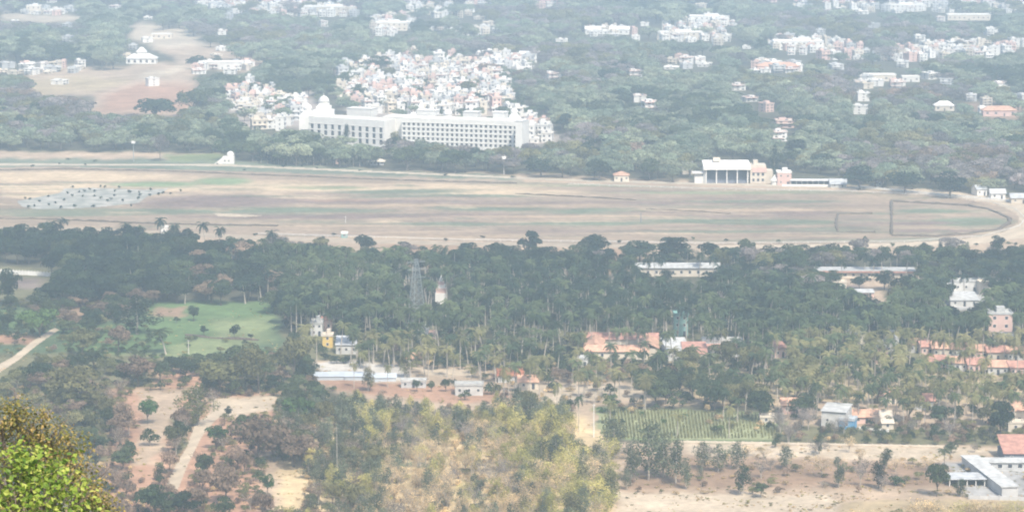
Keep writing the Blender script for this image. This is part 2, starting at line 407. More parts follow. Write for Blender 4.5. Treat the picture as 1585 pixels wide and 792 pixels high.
for i in range(420):
    bl(r2.uniform(-100, 1560), r2.uniform(280, 372), r2.uniform(14, 110), r2.uniform(.6, 2.0), r2.choice(['turf', 'mauve', 'tan', 'pale', 'brown', 'turf']), r2.uniform(.15, .55))
RC = dict(turf=(.135, .155, .10), mauve=(.19, .14, .115), pale=(.50, .385, .25), tan=(.37, .275, .18), brown=(.20, .145, .11), ltgreen=(.175, .225, .115))
for a in [(90, 272, 170, 7, 'pale', .8), (60, 300, 60, 8, 'pale', .9), (290, 300, 60, 12, 'pale', .75), (430, 288, 90, 9, 'pale', .6), (360, 300, 90, 5, 'pale', .5)]: BL.insert(0, a)
def race_col(px, py):
    c = np.empty(px.shape + (3,)); c[:] = (.27, .205, .145)
    wy = py + .45 * np.sin(px * .021) + .25 * np.sin(px * .083 + 1) + .3 * np.sin(px * .31 + py * .9)
    for cx, cy, rx, ry, nm, k in BL:
        d = ((px - cx) / rx) ** 2 + ((wy - cy) / ry) ** 2
        w = (min(1, k * 1.15) * np.clip(1.35 - d, 0, 1) ** .85)[..., None]
        c = c * (1 - w) + np.array(RC.get(nm, SOIL[nm])) * w
    return c
MR = painted('race_course_turf', [(.01, .6), (.05, .9), (.25, .9)], .2)
sheet('race_course_turf', [(-400, 262), (100, 258), (400, 266), (640, 276), (830, 282), (1090, 290), (1330, 296), (1500, 310), (1560, 322), (1580, 338), (1566, 356), (1500, 374), (1350, 380), (900, 378), (400, 364), (-400, 346)], race_col, .03, (4, 1.2), MR)
def flat(c, j=.06):
    def f(px, py):
        a = np.empty(px.shape + (3,)); a[:] = SOIL[c] if isinstance(c, str) else c
        return a * (1 + j * np.sin(px * .21 + py * .6))[..., None]
    return f
def ribbon(pts, w):
    """outline of a strip along pts (w: half width in picture rows/cols)"""
    up = [(x, y - wy) for (x, y), wy in zip(pts, w)]; dn = [(x, y + wy) for (x, y), wy in zip(pts, w)]
    return up + dn[::-1]
MP = painted('packed_sand', [(.02, .5), (.15, .8)], .15)
sheet('race_track', [(1320, 288), (1395, 289), (1480, 297), (1545, 307), (1600, 320), (1640, 338), (1600, 366), (1500, 380), (1350, 383), (1100, 384),
      (1100, 380), (1350, 377), (1480, 372), (1552, 360), (1580, 344), (1574, 330), (1540, 315), (1470, 303), (1390, 295), (1320, 293)], flat('pale'), .06, (3, 1), MP)
sheet('race_track', [(-400, 350), (100, 350), (420, 366), (700, 374), (1100, 380), (1100, 384), (700, 380), (420, 372), (100, 357), (-400, 356)], flat((.34, .275, .20)), .06, (4, 1), MP)
sheet('race_track', [(-400, 252), (340, 254), (620, 266), (900, 278), (1320, 289), (1320, 292), (900, 281), (620, 269), (340, 257), (-400, 256)], flat((.42, .36, .27)), .06, (4, .9), MP)
sheet('dirt_path', [(330, 330), (360, 331), (408, 334), (380, 336), (338, 335)], flat('pale'), .09, (3, .7), MP)
sheet('dirt_path', [(84, 507), (92, 510), (60, 532), (30, 556), (-20, 590), (-20, 574), (20, 552), (50, 528)], flat('pale'), .05, (2, 1), MP)
sheet('dirt_path', [(302, 655), (326, 640), (342, 630), (352, 634), (330, 654), (312, 676), (292, 716), (276, 755), (262, 764), (254, 756), (272, 720), (290, 690)], flat('pale'), .05, (2, 1), MP)
sheet('dirt_path', [(1110, 548), (1150, 546), (1180, 560), (1170, 566), (1120, 556)], flat('mauve'), .05, (2, 1), MP)
pond_m, N_, L_ = mat('still_pond_water')
_o = N_.new('ShaderNodeOutputMaterial'); _b = N_.new('ShaderNodeBsdfPrincipled'); _b.inputs['Base Color'].default_value = (.30, .30, .27, 1)
_b.inputs['Roughness'].default_value = .7; L_.new(_b.outputs[0], _o.inputs[0])
_nz = N_.new('ShaderNodeTexNoise'); _nz.inputs['Scale'].default_value = .12; _nz.inputs['Detail'].default_value = 4
_tc = N_.new('ShaderNodeTexCoord'); L_.new(_tc.outputs['Object'], _nz.inputs['Vector'])
_cr = N_.new('ShaderNodeValToRGB'); _cr.color_ramp.elements[0].position = .4; _cr.color_ramp.elements[0].color = (.22, .225, .185, 1)
_cr.color_ramp.elements[1].position = .62; _cr.color_ramp.elements[1].color = (.40, .37, .31, 1)
L_.new(_nz.outputs[0], _cr.inputs[0]); L_.new(_cr.outputs[0], _b.inputs['Base Color'])
sheet('pond_water', [(26, 312), (60, 305), (92, 299), (100, 292), (138, 291), (170, 292), (222, 294), (260, 292), (250, 299), (228, 304), (215, 314), (160, 320), (110, 323), (60, 324), (34, 320)], flat('grey'), .09, (2, .8), pond_m)
# crop field with real planted rows
MG = painted('field_crops', [(.03, .8), (.2, 1)], .2)
sheet('crop_field', [(924, 632), (1000, 634), (1180, 642), (1200, 652), (1196, 680), (1060, 680), (975, 676), (930, 672)], flat((.24, .255, .135)), .05, (3, 1), MG)

# ------------------------------------------------------------------ haze
hb = MB(); hb.box(-25000, 25000, -2100, FAR + 200, -1.0, 216)
hz = hb.build('haze', plain('tmp_', (1, 1, 1))); hz['kind'] = 'stuff'
hm, N_, L_ = mat('thin_haze'); _o = N_.new('ShaderNodeOutputMaterial'); pv = N_.new('ShaderNodeVolumePrincipled')
pv.inputs['Color'].default_value = (.68, .86, 1.0, 1); pv.inputs['Density'].default_value = HAZE_DENSITY
pv.inputs['Anisotropy'].default_value = 0.15
L_.new(pv.outputs[0], _o.inputs['Volume']); hz.data.materials[0] = hm

# ------------------------------------------------------------------ plants: shared meshes
def tone_mesh(name, V, Fc, tone, mats, mi=None, smooth=False):
    me = bpy.data.meshes.new(name); me.from_pydata(V.tolist() if hasattr(V, 'tolist') else V, [], Fc.tolist() if hasattr(Fc, 'tolist') else Fc)
    for m_ in mats: me.materials.append(m_)
    a = me.attributes.new('tone', 'FLOAT', 'FACE'); a.data.foreach_set('value', np.asarray(tone, dtype=np.float32))
    if mi is not None: me.polygons.foreach_set('material_index', mi)
    me.update(); return me
def leaf_quads(P, Nn, q, g, aspect=1.0):
    """a quad at every point P, roughly facing N"""
    n = len(P)
    Nn = Nn + g.normal(0, .42, (n, 3)); Nn /= np.linalg.norm(Nn, axis=1, keepdims=True) + 1e-9
    r = g.normal(0, 1, (n, 3)); T = np.cross(Nn, r); T /= np.linalg.norm(T, axis=1, keepdims=True) + 1e-9
    B = np.cross(Nn, T)
    s = (q * g.uniform(.6, 1.25, n))[:, None]
    V = np.stack([P - T * s * aspect, P - B * s * .6, P + T * s * aspect, P + B * s * .6], 1).reshape(-1, 3)
    return V, np.arange(4 * n).reshape(n, 4)
def crown_pts(g, R, Hc, zc, nl, n, lump=(.30, .48), flat_=1.0, power=1.0):
    c = []
    while len(c) < nl:
        p = g.uniform(-1, 1, 3)
        if .15 < np.linalg.norm(p) < 1: c.append(p)
    c = np.array(c); c[:, :2] *= R * .72; c[:, 2] = c[:, 2] * Hc * .36 + zc
    lr = g.uniform(*lump, nl) * R
    w = lr ** 2; k = g.choice(nl, n, p=w / w.sum())
    d = g.normal(0, 1, (n, 3)); d[:, 2] = np.where(d[:, 2] < -.3, -d[:, 2] * .6, d[:, 2]); d /= np.linalg.norm(d, axis=1, keepdims=True)
    rr = g.uniform(.82, 1.06, n)
    P = c[k] + d * (lr[k] * rr)[:, None] * np.array([1, 1, min(1.0, Hc / R * .62)])
    lt = g.uniform(0, 1, nl)
    return P, d, np.clip(lt[k] + g.normal(0, .22, n), 0, 1), c, lr
def tube(pts, rad, n=5):
    V = []; Fc = []
    for i, p in enumerate(pts):
        a = Vector(pts[min(i + 1, len(pts) - 1)]) - Vector(pts[max(i - 1, 0)])
        qd = a.to_track_quat('Z', 'Y')
        for k in range(n):
            t = 2 * math.pi * k / n; V.append(tuple(Vector(p) + qd @ Vector((math.cos(t) * rad[i], math.sin(t) * rad[i], 0))))
    for i in range(len(pts) - 1):
        for k in range(n): Fc.append((i * n + k, i * n + (k + 1) % n, (i + 1) * n + (k + 1) % n, (i + 1) * n + k))
    return V, Fc
def trunk_mesh(g, h, r, limbs, tips, bark):
    V, Fc = tube([(0, 0, -.3), (g.normal(0, .1), g.normal(0, .1), h * .35), (g.normal(0, .2), g.normal(0, .2), h * .7)], [r * 1.25, r * .85, r * .6])
    top = V[-1]
    for k in range(min(limbs, len(tips))):
        s = Vector((0, 0, h * g.uniform(.35, .65))); t = Vector(tips[k]) * .92
        m_ = (s + t) / 2 + Vector((g.normal(0, .3), g.normal(0, .3), g.uniform(.1, .8)))
        v, f = tube([s, m_, t], [r * .55, r * .35, r * .12], 4); o = len(V); V += v; Fc += [tuple(o + i for i in q) for q in f]
    return V, Fc
PROTO = {}     # key -> dict(crown, trunk, full, w, h)
def finish(key, name, cv, cf, ct_, fmat, tv, tf, bark, w, h):
    cr = tone_mesh('crown', cv, cf, ct_, [fmat]); tr = tone_mesh('trunk', tv, tf, np.full(len(tf), .5), [bark])
    o = len(cv); V = np.concatenate([cv, np.array(tv)]); Fc = [tuple(q) for q in cf.tolist()] + [tuple(o + i for i in q) for q in tf]
    fu = tone_mesh(name, V.tolist(), Fc, np.concatenate([ct_, np.full(len(tf), .5)]), [fmat, bark], [0] * len(cf) + [1] * len(tf))
    PROTO[key] = dict(crown=cr, trunk=tr, full=fu, w=w, h=h)
def broad(key, col, seed, R=5, Hh=9, n=1500, nl=13, q=.42, clear=.28, bark='bark', lump=(.30, .48)):
    g = np.random.default_rng(seed); Hc = Hh * (1 - clear); zc = Hh * clear + Hc / 2
    P, d, t, c, lr = crown_pts(g, R, Hc, zc, nl, n, lump)
    V, Fc = leaf_quads(P, d, q, g)
    tv, tf = trunk_mesh(g, zc, .04 * R + .06, 7, c.tolist(), M[bark])
    finish(key, 'broadleaf_tree', V, Fc, t, FOL[col], tv, tf, M[bark], 2 * R, Hh)
def palm(key, col, seed, h=12, R=3.6):
    g = np.random.default_rng(seed); lean = g.normal(0, .5, 2)
    top = np.array([lean[0], lean[1], h - R * .55])
    V = []; Fc = []; T = []
    nf = 21
    for k in range(nf):
        a = 2 * math.pi * k / nf * 2.4 + g.normal(0, .15); el0 = g.uniform(-.35, 1.15); L = R * g.uniform(.9, 1.15)
        pts = []; p = top.copy(); e = el0; tone = np.clip(.5 + el0 * .35 + g.normal(0, .2), 0, 1)
        ns = 6
        for i in range(ns + 1):
            pts.append(p.copy()); dirv = np.array([math.cos(a) * math.cos(e), math.sin(a) * math.cos(e), math.sin(e)])
            p = p + dirv * L / ns; e -= .28
        side = np.array([-math.sin(a), math.cos(a), 0])
        for i in range(ns):
            wd = R * .17 * math.sin(math.pi * (i + 1.1) / (ns + 1.6))
            for sgn in (-1, 1):
                for sub in (0, .5):
                    b0 = pts[i] + (pts[i + 1] - pts[i]) * sub; b1 = pts[i] + (pts[i + 1] - pts[i]) * (sub + .36)
                    o_ = side * sgn * wd * g.uniform(.8, 1.2) + (pts[i + 1] - pts[i]) * .5 + np.array([0, 0, -wd * .55])
                    o = len(V); V += [b0, b1, b1 + o_, b0 + o_ * .95]; Fc.append((o, o + 1, o + 2, o + 3)); T.append(np.clip(tone + g.normal(0, .1), 0, 1))
    tv, tf = tube([(0, 0, -.3), (lean[0] * .3, lean[1] * .3, h * .35), (lean[0], lean[1], h - R * .55)], [.26, .18, .15])
    tv = list(tv); tf = list(tf)
    finish(key, 'coconut_palm', np.array(V), np.array(Fc), np.array(T), FOL[col], tv, tf, M['palebark'], 2 * R, h)
def slender(key, col, seed, R=2.6, Hh=11, n=1250, bark='palebark', q=.25, clear=.22):
    g = np.random.default_rng(seed); nl = 14; Hc = Hh * (1 - clear)
    zz = np.linspace(0, 1, nl); prof = np.sin(np.pi * (zz * .86 + .1)) ** .7
    c = np.stack([g.normal(0, .38, nl) * R * prof, g.normal(0, .38, nl) * R * prof, Hh * clear + zz * Hc * .92], 1)
    lr = R * (.30 + .30 * prof) * g.uniform(.8, 1.15, nl)
    k = g.choice(nl, n, p=lr ** 2 / (lr ** 2).sum()); d = g.normal(0, 1, (n, 3)); d /= np.linalg.norm(d, axis=1, keepdims=True)
    P = c[k] + d * (lr[k] * g.uniform(.6, 1.1, n))[:, None] * np.array([1, 1, 1.25]); t = np.clip(g.uniform(0, 1, nl)[k] + g.normal(0, .2, n), 0, 1)
    V, Fc = leaf_quads(P, d, q, g)
    tv, tf = tube([(0, 0, -.3), (g.normal(0, .15), g.normal(0, .15), Hh * .5), (0, 0, Hh * .93)], [.2, .14, .05], 5)
    for j in range(5):
        v, f = tube([(0, 0, Hh * (.25 + .1 * j)), tuple(c[2 * j + 2])], [.08, .03], 3); o = len(tv); tv += v; tf += [tuple(o + i for i in q_) for q_ in f]
    finish(key, 'slender_tree', V, Fc, t, FOL[col], tv, tf, M[bark], 2 * R, Hh)
def dry(key, col, seed, R=3, Hh=8, n=800):
    g = np.random.default_rng(seed); tv, tf = tube([(0, 0, -.3), (0, 0, Hh * .4)], [.17, .12], 5); ends = []
    for k in range(12):
        a = 2.4 * k; s = Vector((0, 0, Hh * g.uniform(.22, .4))); e = Vector((math.cos(a) * R * g.uniform(.35, .8), math.sin(a) * R * g.uniform(.35, .8), Hh * g.uniform(.6, .95)))
        v, f = tube([s, (s + e) / 2 + Vector((0, 0, .4)), e], [.07, .05, .02], 3); o = len(tv); tv += v; tf += [tuple(o + i for i in q) for q in f]
        ends += [np.array(e), np.array((s + e) / 2)]
        for j in range(3):
            e2 = e + Vector((g.normal(0, R * .3), g.normal(0, R * .3), g.uniform(-.1, .16) * Hh))
            v, f = tube([(s + e) / 2 if j else e, e2], [.035, .012], 3); o = len(tv); tv += v; tf += [tuple(o + i for i in q) for q in f]; ends.append(np.array(e2))
    ends = np.array(ends); k = g.choice(len(ends), n); P = ends[k] + g.normal(0, .17 * R, (n, 3))
    V, Fc = leaf_quads(P, g.normal(0, 1, (n, 3)), .17, g); t = np.clip(g.uniform(0, 1, len(ends))[k] + g.normal(0, .15, n), 0, 1)
    finish(key, 'dry_tree', V, Fc, t, FOL[col], tv, tf, M['palebark'], 2 * R, Hh)

_s = 100
for col in ('dark', 'mid', 'olive', 'grey', 'brown', 'fresh', 'pale'):
    for k, (R_, H_, nl_, cl_) in enumerate(((6.4, 9.6, 17, .22), (5.0, 10.0, 13, .26), (7.2, 8.6, 20, .30))):
        _s += 1; broad(f'broad_{col}_{k}', col, _s, R_, H_, 1500, nl_, .40 if k != 2 else .45, cl_, lump=(.26, .42))
for col in ('dark', 'mid', 'olive', 'lime'):
    for k in range(2):
        _s += 1; palm(f'palm_{col}_{k}', col, _s)
for col in ('dark', 'olive', 'lime', 'mid', 'sage'):
    for k in range(3 if col in ('olive', 'lime', 'sage') else 2):
        _s += 1; slender(f'slender_{col}_{k}', col, _s, 2.3 + .35 * k, 10.5)
for col in ('straw', 'brown', 'grey', 'lime'):
    for k in range(2):
        _s += 1; dry(f'dry_{col}_{k}', col, _s)
for col in ('dark', 'mid', 'olive', 'brown', 'fresh', 'straw', 'lime'):
    for k in range(2):
        _s += 1; broad(f'shrub_{col}_{k}', col, _s, 2.4, 3.2, 420, 8, .26, .05, lump=(.35, .55))
NV = {}
for k_ in PROTO: NV.setdefault(k_.rsplit('_', 1)[0], []).append(k_)

# ------------------------------------------------------------------ parts of the photo that must stay open to view
VIS = [
 [(-90, 238), (300, 236), (340, 240), (345, 253), (620, 262), (900, 275), (1090, 282), (1330, 288), (1500, 300), (1700, 330), (1700, 376), (1500, 380), (1400, 377), (1180, 381), (1000, 381), (700, 374), (560, 382), (430, 368), (350, 362), (200, 344), (-90, 340)],
 [(240, 470), (415, 470), (425, 500), (412, 535), (300, 545), (232, 545), (242, 500)],
 [(-90, 413), (80, 414), (70, 440), (30, 452), (-90, 462)], [(-20, 575), (84, 508), (92, 512), (-20, 600)],
 [(492, 562), (745, 574), (745, 618), (700, 622), (640, 612), (495, 588)],
 [(205, 606), (288, 604), (268, 640), (232, 740), (208, 735), (222, 660)], [(330, 618), (425, 612), (420, 632), (345, 642)],
 [(345, 634), (330, 656), (296, 722), (276, 758), (262, 758), (300, 660)], [(420, 715), (465, 710), (465, 780), (425, 780)],
 [(905, 516), (1012, 518), (1010, 552), (915, 548)], [(1034, 520), (1145, 524), (1145, 552), (1036, 552)],
 [(935, 634), (1195, 648), (1190, 680), (1040, 680)], [(890, 620), (925, 620), (928, 684), (898, 684)],
 [(960, 686), (1700, 692), (1700, 775), (1420, 775), (1380, 792), (1290, 792), (1290, 900), (962, 900)],
 [(982, 408), (1113, 408), (1100, 430), (1040, 430), (985, 415)], [(1270, 416), (1412, 416), (1410, 432), (1374, 438), (1372, 472), (1300, 436), (1275, 432)],
 [(1472, 438), (1520, 438), (1518, 474), (1472, 476)], [(1530, 479), (1566, 479), (1566, 524), (1536, 524)],
 [(1410, 532), (1585, 536), (1585, 575), (1500, 568), (1410, 546)], [(1276, 624), (1324, 628), (1322, 658), (1276, 652)],
 [(50, 112), (150, 108), (250, 98), (300, 98), (302, 160), (270, 176), (150, 176), (150, 150), (60, 144)], [(200, 42), (290, 45), (300, 60), (310, 92), (250, 92), (240, 72), (205, 60)], [(196, 70), (240, 74), (240, 97), (196, 97)],
 [(0, 20), (140, 28), (60, 33), (0, 32)], [(310, 100), (385, 98), (385, 110), (300, 112)],
 [(467, 148), (515, 146), (520, 172), (640, 168), (808, 160), (864, 200), (862, 214), (810, 222), (806, 226), (690, 222), (640, 212), (604, 208), (596, 222), (560, 222), (540, 212), (485, 206), (467, 195)],
 [(1088, 248), (1190, 250), (1190, 282), (1088, 282)], [(1195, 262), (1312, 268), (1312, 290), (1195, 286)],
 [(484, 492), (515, 495), (513, 535), (486, 528)], [(1555, 676), (1700, 676), (1700, 712), (1555, 708)], [(1556, 616), (1700, 618), (1700, 640), (1556, 636)],
 [(1196, 530), (1216, 530), (1214, 550), (1196, 550)], [(638, 405), (650, 405), (650, 480), (638, 480)],[(676, 432), (692, 432), (692, 462), (676, 462)], [(1044, 486), (1064, 486), (1064, 516), (1044, 516)],
 [(498, 528), (548, 532), (546, 546), (520, 546)],
]
TOWN = [  # polygon, spacing, clearing shown
 ('behind', [(352, 142), (400, 134), (440, 150), (484, 166), (484, 190), (440, 202), (384, 196), (356, 160)], 9.5, .97),
 ('behind', [(520, 112), (560, 101), (640, 88), (760, 90), (826, 92), (826, 104), (770, 112), (800, 170), (862, 206), (860, 220), (812, 218), (808, 190), (620, 182), (540, 170), (525, 140)], 8.5, .97),
 ('top', [(300, 0), (540, 6), (560, 26), (440, 24), (330, 14)], 11.0, 0.90),
 ('top', [(575, 27), (640, 24), (640, 50), (580, 56)], 11.0, 0.85), ('top', [(620, 12), (740, 6), (720, 26), (640, 28)], 11.5, 0.85),
 ('top', [(650, 40), (770, 46), (776, 56), (680, 53)], 11.5, 0.90), ('east', [(905, 42), (980, 47), (980, 56), (905, 52)], 9.8, 0.95),
 ('east', [(1020, 38), (1120, 24), (1130, 72), (1090, 66), (1025, 62)], 12.6, 0.90),
 ('east', [(1188, 60), (1290, 62), (1345, 77), (1340, 92), (1240, 88), (1195, 74)], 11.0, 0.90),
 ('east', [(1350, 80), (1460, 72), (1500, 64), (1590, 64), (1590, 80), (1500, 88), (1350, 95)], 11.0, 0.95),
 ('top', [(1220, -6), (1600, -6), (1600, 18), (1400, 20), (1230, 10)], 15.0, 0.75), ('top', [(560, -6), (900, -6), (900, 5), (740, 13)], 15.0, 0.65),
 ('east', [(1168, 96), (1240, 98), (1240, 112), (1170, 110)], 8.6, 0.85), ('east', [(1328, 116), (1395, 116), (1395, 136), (1330, 134)], 13.8, 0.95),
 ('east', [(1035, 88), (1105, 86), (1100, 106), (1040, 104)], 13.8, 0.85), ('west', [(304, 98), (392, 96), (386, 112), (304, 114)], 12.6, 0.95),
 ('west', [(0, 100), (60, 100), (130, 98), (130, 116), (0, 116)], 15.0, 0.85), ('west', [(40, 8), (110, 14), (105, 24), (45, 22)], 13.8, 0.85),
 ('east', [(1400, 110), (1585, 110), (1585, 190), (1420, 170)], 48.0, .6), ('east', [(850, 110), (1400, 100), (1400, 230), (900, 240)], 78.0, .6),
 ('top', [(0, -6), (1600, -6), (1600, 90), (0, 40)], 85.0, .5), ('west', [(0, 60), (350, 60), (450, 130), (0, 130)], 75.0, .5),
 ('east', [(1380, 100), (1590, 20), (1590, 60), (1380, 90)], 55.0, .5),
]
def vis_hit(bx, by, w, h, town=True, crown=None):
    rnd = np.random.default_rng(4).uniform(0, 1, bx.shape)
    hit = np.zeros(bx.shape, bool)
    pts = [(0, .93), (-.3, .7), (.3, .7), (0, .5), (-.42, .5), (.42, .5), (0, .15)]
    nv = len(VIS)
    polys = VIS + ([t[1] for t in TOWN[:18] if t[3] >= .69] if town else [])
    for pi_, poly in enumerate(polys):
        x0 = min(p[0] for p in poly) - 60; x1 = max(p[0] for p in poly) + 60; y0 = min(p[1] for p in poly); y1 = max(p[1] for p in poly) + 120
        sel = np.where((bx > x0) & (bx < x1) & (by > y0) & (by < y1) & ~hit & ((rnd > .10) if pi_ >= nv else True))[0]
        if not len(sel): continue
        hh = np.zeros(len(sel), bool)
        for a, b in (pts if crown is None else [(0, .93), (-.3, .75), (.3, .75)]): hh |= inside(poly, bx[sel] + a * w[sel], by[sel] - b * h[sel])
        hit[sel] |= hh
    return hit

TH = []
g = np.random.default_rng(77)
for ti, (zone, poly, sp, keep) in enumerate(TOWN):
    xs = np.array([p[0] for p in poly], float); ys = np.array([p[1] for p in poly], float); wx, wy, _ = at(np.append(xs, xs), np.append(ys, ys))
    gx_, gy_ = np.meshgrid(np.arange(wx.min(), wx.max() + sp, sp), np.arange(wy.min(), wy.max() + sp, sp * 1.15))
    gx_ = (gx_ + g.uniform(-.2, .2, gx_.shape) * sp).ravel(); gy_ = (gy_ + g.uniform(-.25, .25, gy_.shape) * sp).ravel()
    bx, by, s = proj(gx_, gy_); rag = np.sin(gx_ * .045 + ti) * np.sin(gy_ * .021 + 2 * ti) + .5 * np.sin(gx_ * .11) * np.sin(gy_ * .05); ok = inside(poly, bx, by - 4) & (g.uniform(0, 1, bx.shape) < keep * np.where(rag > -.35, 1, .35)) & (g.uniform(0, 1, bx.shape) < (.93 if ti < 18 else 1))
    pal_ = inside([(460, 170), (606, 176), (815, 182), (815, 232), (460, 228)], bx, by)
    for i in np.where(ok & ~pal_)[0]: TH.append(dict(x=float(gx_[i]), y=float(gy_[i]), bx=float(bx[i]), by=float(by[i]), s=float(s[i]), k=int(g.integers(18)), rz=float(g.choice([0, .25, -.3, .5, -.15]) + (math.pi / 2 if g.uniform() < .3 else 0)), sc=float(g.uniform(.7, 1.15) * (1.3 if ti >= 12 else 1)), sz=float(g.uniform(.75, 1.1) * (.62 if ti >= 12 else (1 if ti in (0, 1) else .8))), zone=ti))
LONG = [(940, 54, 44, 14, 5, 'white', 'gable', 'long white gabled institute alone in the far woods'), (1098, 38, 42, 22, 8, 'white', 'flat', 'broad white flat institute roof above the far cluster'),
        (1052, 62, 44, 16, 7, 'cream', 'flat', 'long cream institute block at the front of the far cluster'), (1205, 112, 36, 16, 5, 'pinkwall', 'hip', 'long low building with orange red roof in the far woods'),
        (1362, 126, 26, 10, 5, 'cream', 'flat', 'cream flat roofed school among trees below the pale suburb'), (1410, 127, 14, 8, 4, 'white', 'flat', 'short white annexe beside the cream flat roofed school'),
        (1236, 78, 46, 18, 8, 'white', 'flat', 'long white block at the near end of the pale suburb ridge'), (510, 24, 56, 20, 9, 'cream', 'flat', 'longest cream block in the hilltop town'),
        (606, 48, 32, 18, 8, 'cream', 'flat', 'cream block standing alone between hilltop town and packed town'), (344, 108, 36, 12, 6, 'white', 'flat', 'long white wall like building beside the dome shaped tree'),
        (1500, 32, 46, 14, 6, 'cream', 'flat', 'long cream block under the hazy skyline'), (808, 97, 26, 12, 7, 'white', 'flat', 'white block at the outermost edge of the packed town'),
        (1548, 180, 24, 10, 4, 'pinkwall', 'hip', 'dusty orange roofed house in the brown woods'), (1462, 172, 14, 8, 4, 'cream', 'hip', 'cream cottage under the brown woods'), (1400, 18, 40, 14, 7, 'white', 'flat', 'white block right below the hazy skyline'.replace('right ', '')),
        (52, 22, 16, 10, 9, 'cream', 'flat', 'cream tower block of the hill village'), (92, 22, 12, 9, 5, 'white', 'flat', 'white block of the hill village'), (250, 60, 20, 8, 4, 'cream', 'flat', 'cream ruin like wall building above the white pavilion')]
HB = np.array([(a_ + q_, b_, 1.0) for a_, b_, w_, *_r in LONG for q_ in (-w_ * .6, 0, w_ * .6)] + [(t['bx'], t['by'], t['s']) for t in TH if t['zone'] >= 12])
PL = []     # plants: dict
def scatter(where, poly, sp, mix, hr, wr, seed, keep=1.0, free=0.0, mess=.7):
    """jittered grid over the ground inside poly (photo pixels)"""
    g = np.random.default_rng(seed)
    xs = np.array([p[0] for p in poly], float); ys = np.array([p[1] for p in poly], float)
    wx, wy, _ = at(np.append(xs, xs), np.append(ys, ys))
    X, Y = np.meshgrid(np.arange(wx.min() - sp, wx.max() + sp, sp), np.arange(wy.min() - sp, wy.max() + sp, sp))
    X = X + g.uniform(-.45, .45, X.shape) * sp; Y = Y + g.uniform(-.45, .45, X.shape) * sp
    X = X.ravel(); Y = Y.ravel()
    bx, by, s = proj(X, Y)
    ok = inside(poly, bx, by) & (g.uniform(0, 1, X.shape) < keep)
    X, Y, bx, by, s = X[ok], Y[ok], bx[ok], by[ok], s[ok]
    w_ = np.array([m_[1] for m_ in mix], float); ch = g.choice(len(mix), len(X), p=w_ / w_.sum())
    h = g.uniform(*hr, len(X)); wd = g.uniform(*wr, len(X))
    # patchy woods: neighbours tend to share a kind of colour
    fld = np.sin(X * .021 + seed) + np.sin(Y * .013 + X * .008 + 2 * seed) + g.normal(0, mess, len(X))
    if len(mix) > 1:
        qs = np.cumsum(w_ / w_.sum())[:-1]; br = np.quantile(fld, qs) if len(fld) else []
        ch = np.searchsorted(br, fld) if len(fld) else ch
    fam = [mix[c][0].split('_')[0] for c in ch]
    hs = np.array([{'shrub': .42, 'palm': 1.12, 'dry': .85}.get(f, 1.0) for f in fam]); ws = np.array([{'shrub': .5, 'palm': .55, 'dry': .75, 'slender': .55}.get(f, 1.0) for f in fam])
    h = h * hs; wd = wd * ws
    if len(X) == 0: return
    isp = np.array([f == 'palm' for f in fam])
    bad = np.where(isp, vis_hit(bx, by, wd / s, h / s, crown=1), vis_hit(bx, by, wd / s, h / s)) & (g.uniform(0, 1, len(X)) >= free)
    if where == 'far' and len(HB):
        for hx, hy, hs_ in HB:
            bad |= (np.abs(bx - hx) < wd / s * .42 + 5) & (by > hy - 1) & (by - h / s < hy - 1.5 / hs_) & (by < hy + 40)
    for i in np.where(~bad)[0]:
        pk = NV[mix[ch[i]][0]]; pk = pk[int(g.integers(len(pk)))]
        PL.append(dict(x=float(X[i]), y=float(Y[i]), bx=float(bx[i]), by=float(by[i]), s=float(s[i]), w=float(wd[i]), h=float(h[i]), p=pk, where=where, label=None))
def plant(px, py, wp, hp, key, label, var=None):
    x, y, _ = at(px, py); s = proj(x, y)[2]; pk = NV[key]; pk = pk[(int(px * 7 + py) if var is None else var) % len(pk)]
    PL.append(dict(x=x, y=y, bx=px, by=py, s=s, w=wp * s, h=hp * s, p=pk, where=None, label=label))

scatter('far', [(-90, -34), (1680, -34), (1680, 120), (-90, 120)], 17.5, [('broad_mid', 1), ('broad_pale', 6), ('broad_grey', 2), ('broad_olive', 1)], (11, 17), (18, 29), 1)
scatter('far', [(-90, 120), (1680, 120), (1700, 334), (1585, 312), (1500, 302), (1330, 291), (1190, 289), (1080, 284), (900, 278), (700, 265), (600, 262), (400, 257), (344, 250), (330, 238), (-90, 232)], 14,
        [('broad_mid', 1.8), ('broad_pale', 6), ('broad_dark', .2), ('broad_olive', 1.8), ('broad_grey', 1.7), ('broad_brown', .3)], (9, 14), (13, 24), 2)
scatter('woodleft', [(-90, 380), (110, 380), (200, 384), (350, 398), (440, 412), (460, 470), (450, 540), (428, 520), (415, 472), (230, 476), (90, 478), (60, 480), (84, 412), (-90, 408)], 9.5,
        [('broad_dark', 5), ('broad_mid', 2.5), ('palm_dark', 1), ('broad_brown', .3)], (9, 13), (11, 18), 3)
scatter('grove', [(400, 412), (560, 420), (700, 428), (1000, 436), (1200, 470), (1700, 490), (1700, 545), (1380, 552), (1100, 550), (900, 545), (480, 540), (436, 520), (450, 440)], 6.9,
        [('palm_dark', 4), ('palm_mid', 8), ('broad_mid', .25), ('broad_dark', .25)], (11, 14.5), (11, 14), 4)
scatter('edge', [(985, 432), (1120, 436), (1420, 440), (1420, 452), (985, 446)], 13, [('broad_dark', 3), ('broad_mid', 1)], (6, 9), (9, 15), 61, free=.45)
scatter('edge', [(440, 408), (560, 408), (700, 412), (1000, 415), (1585, 402), (1700, 400), (1700, 492), (1200, 474), (1000, 436), (700, 432), (440, 416)], 10.5,
        [('broad_dark', 3), ('broad_mid', 3), ('palm_dark', 2.5), ('broad_grey', 1.4), ('broad_olive', .5)], (8, 12), (10, 17), 5)
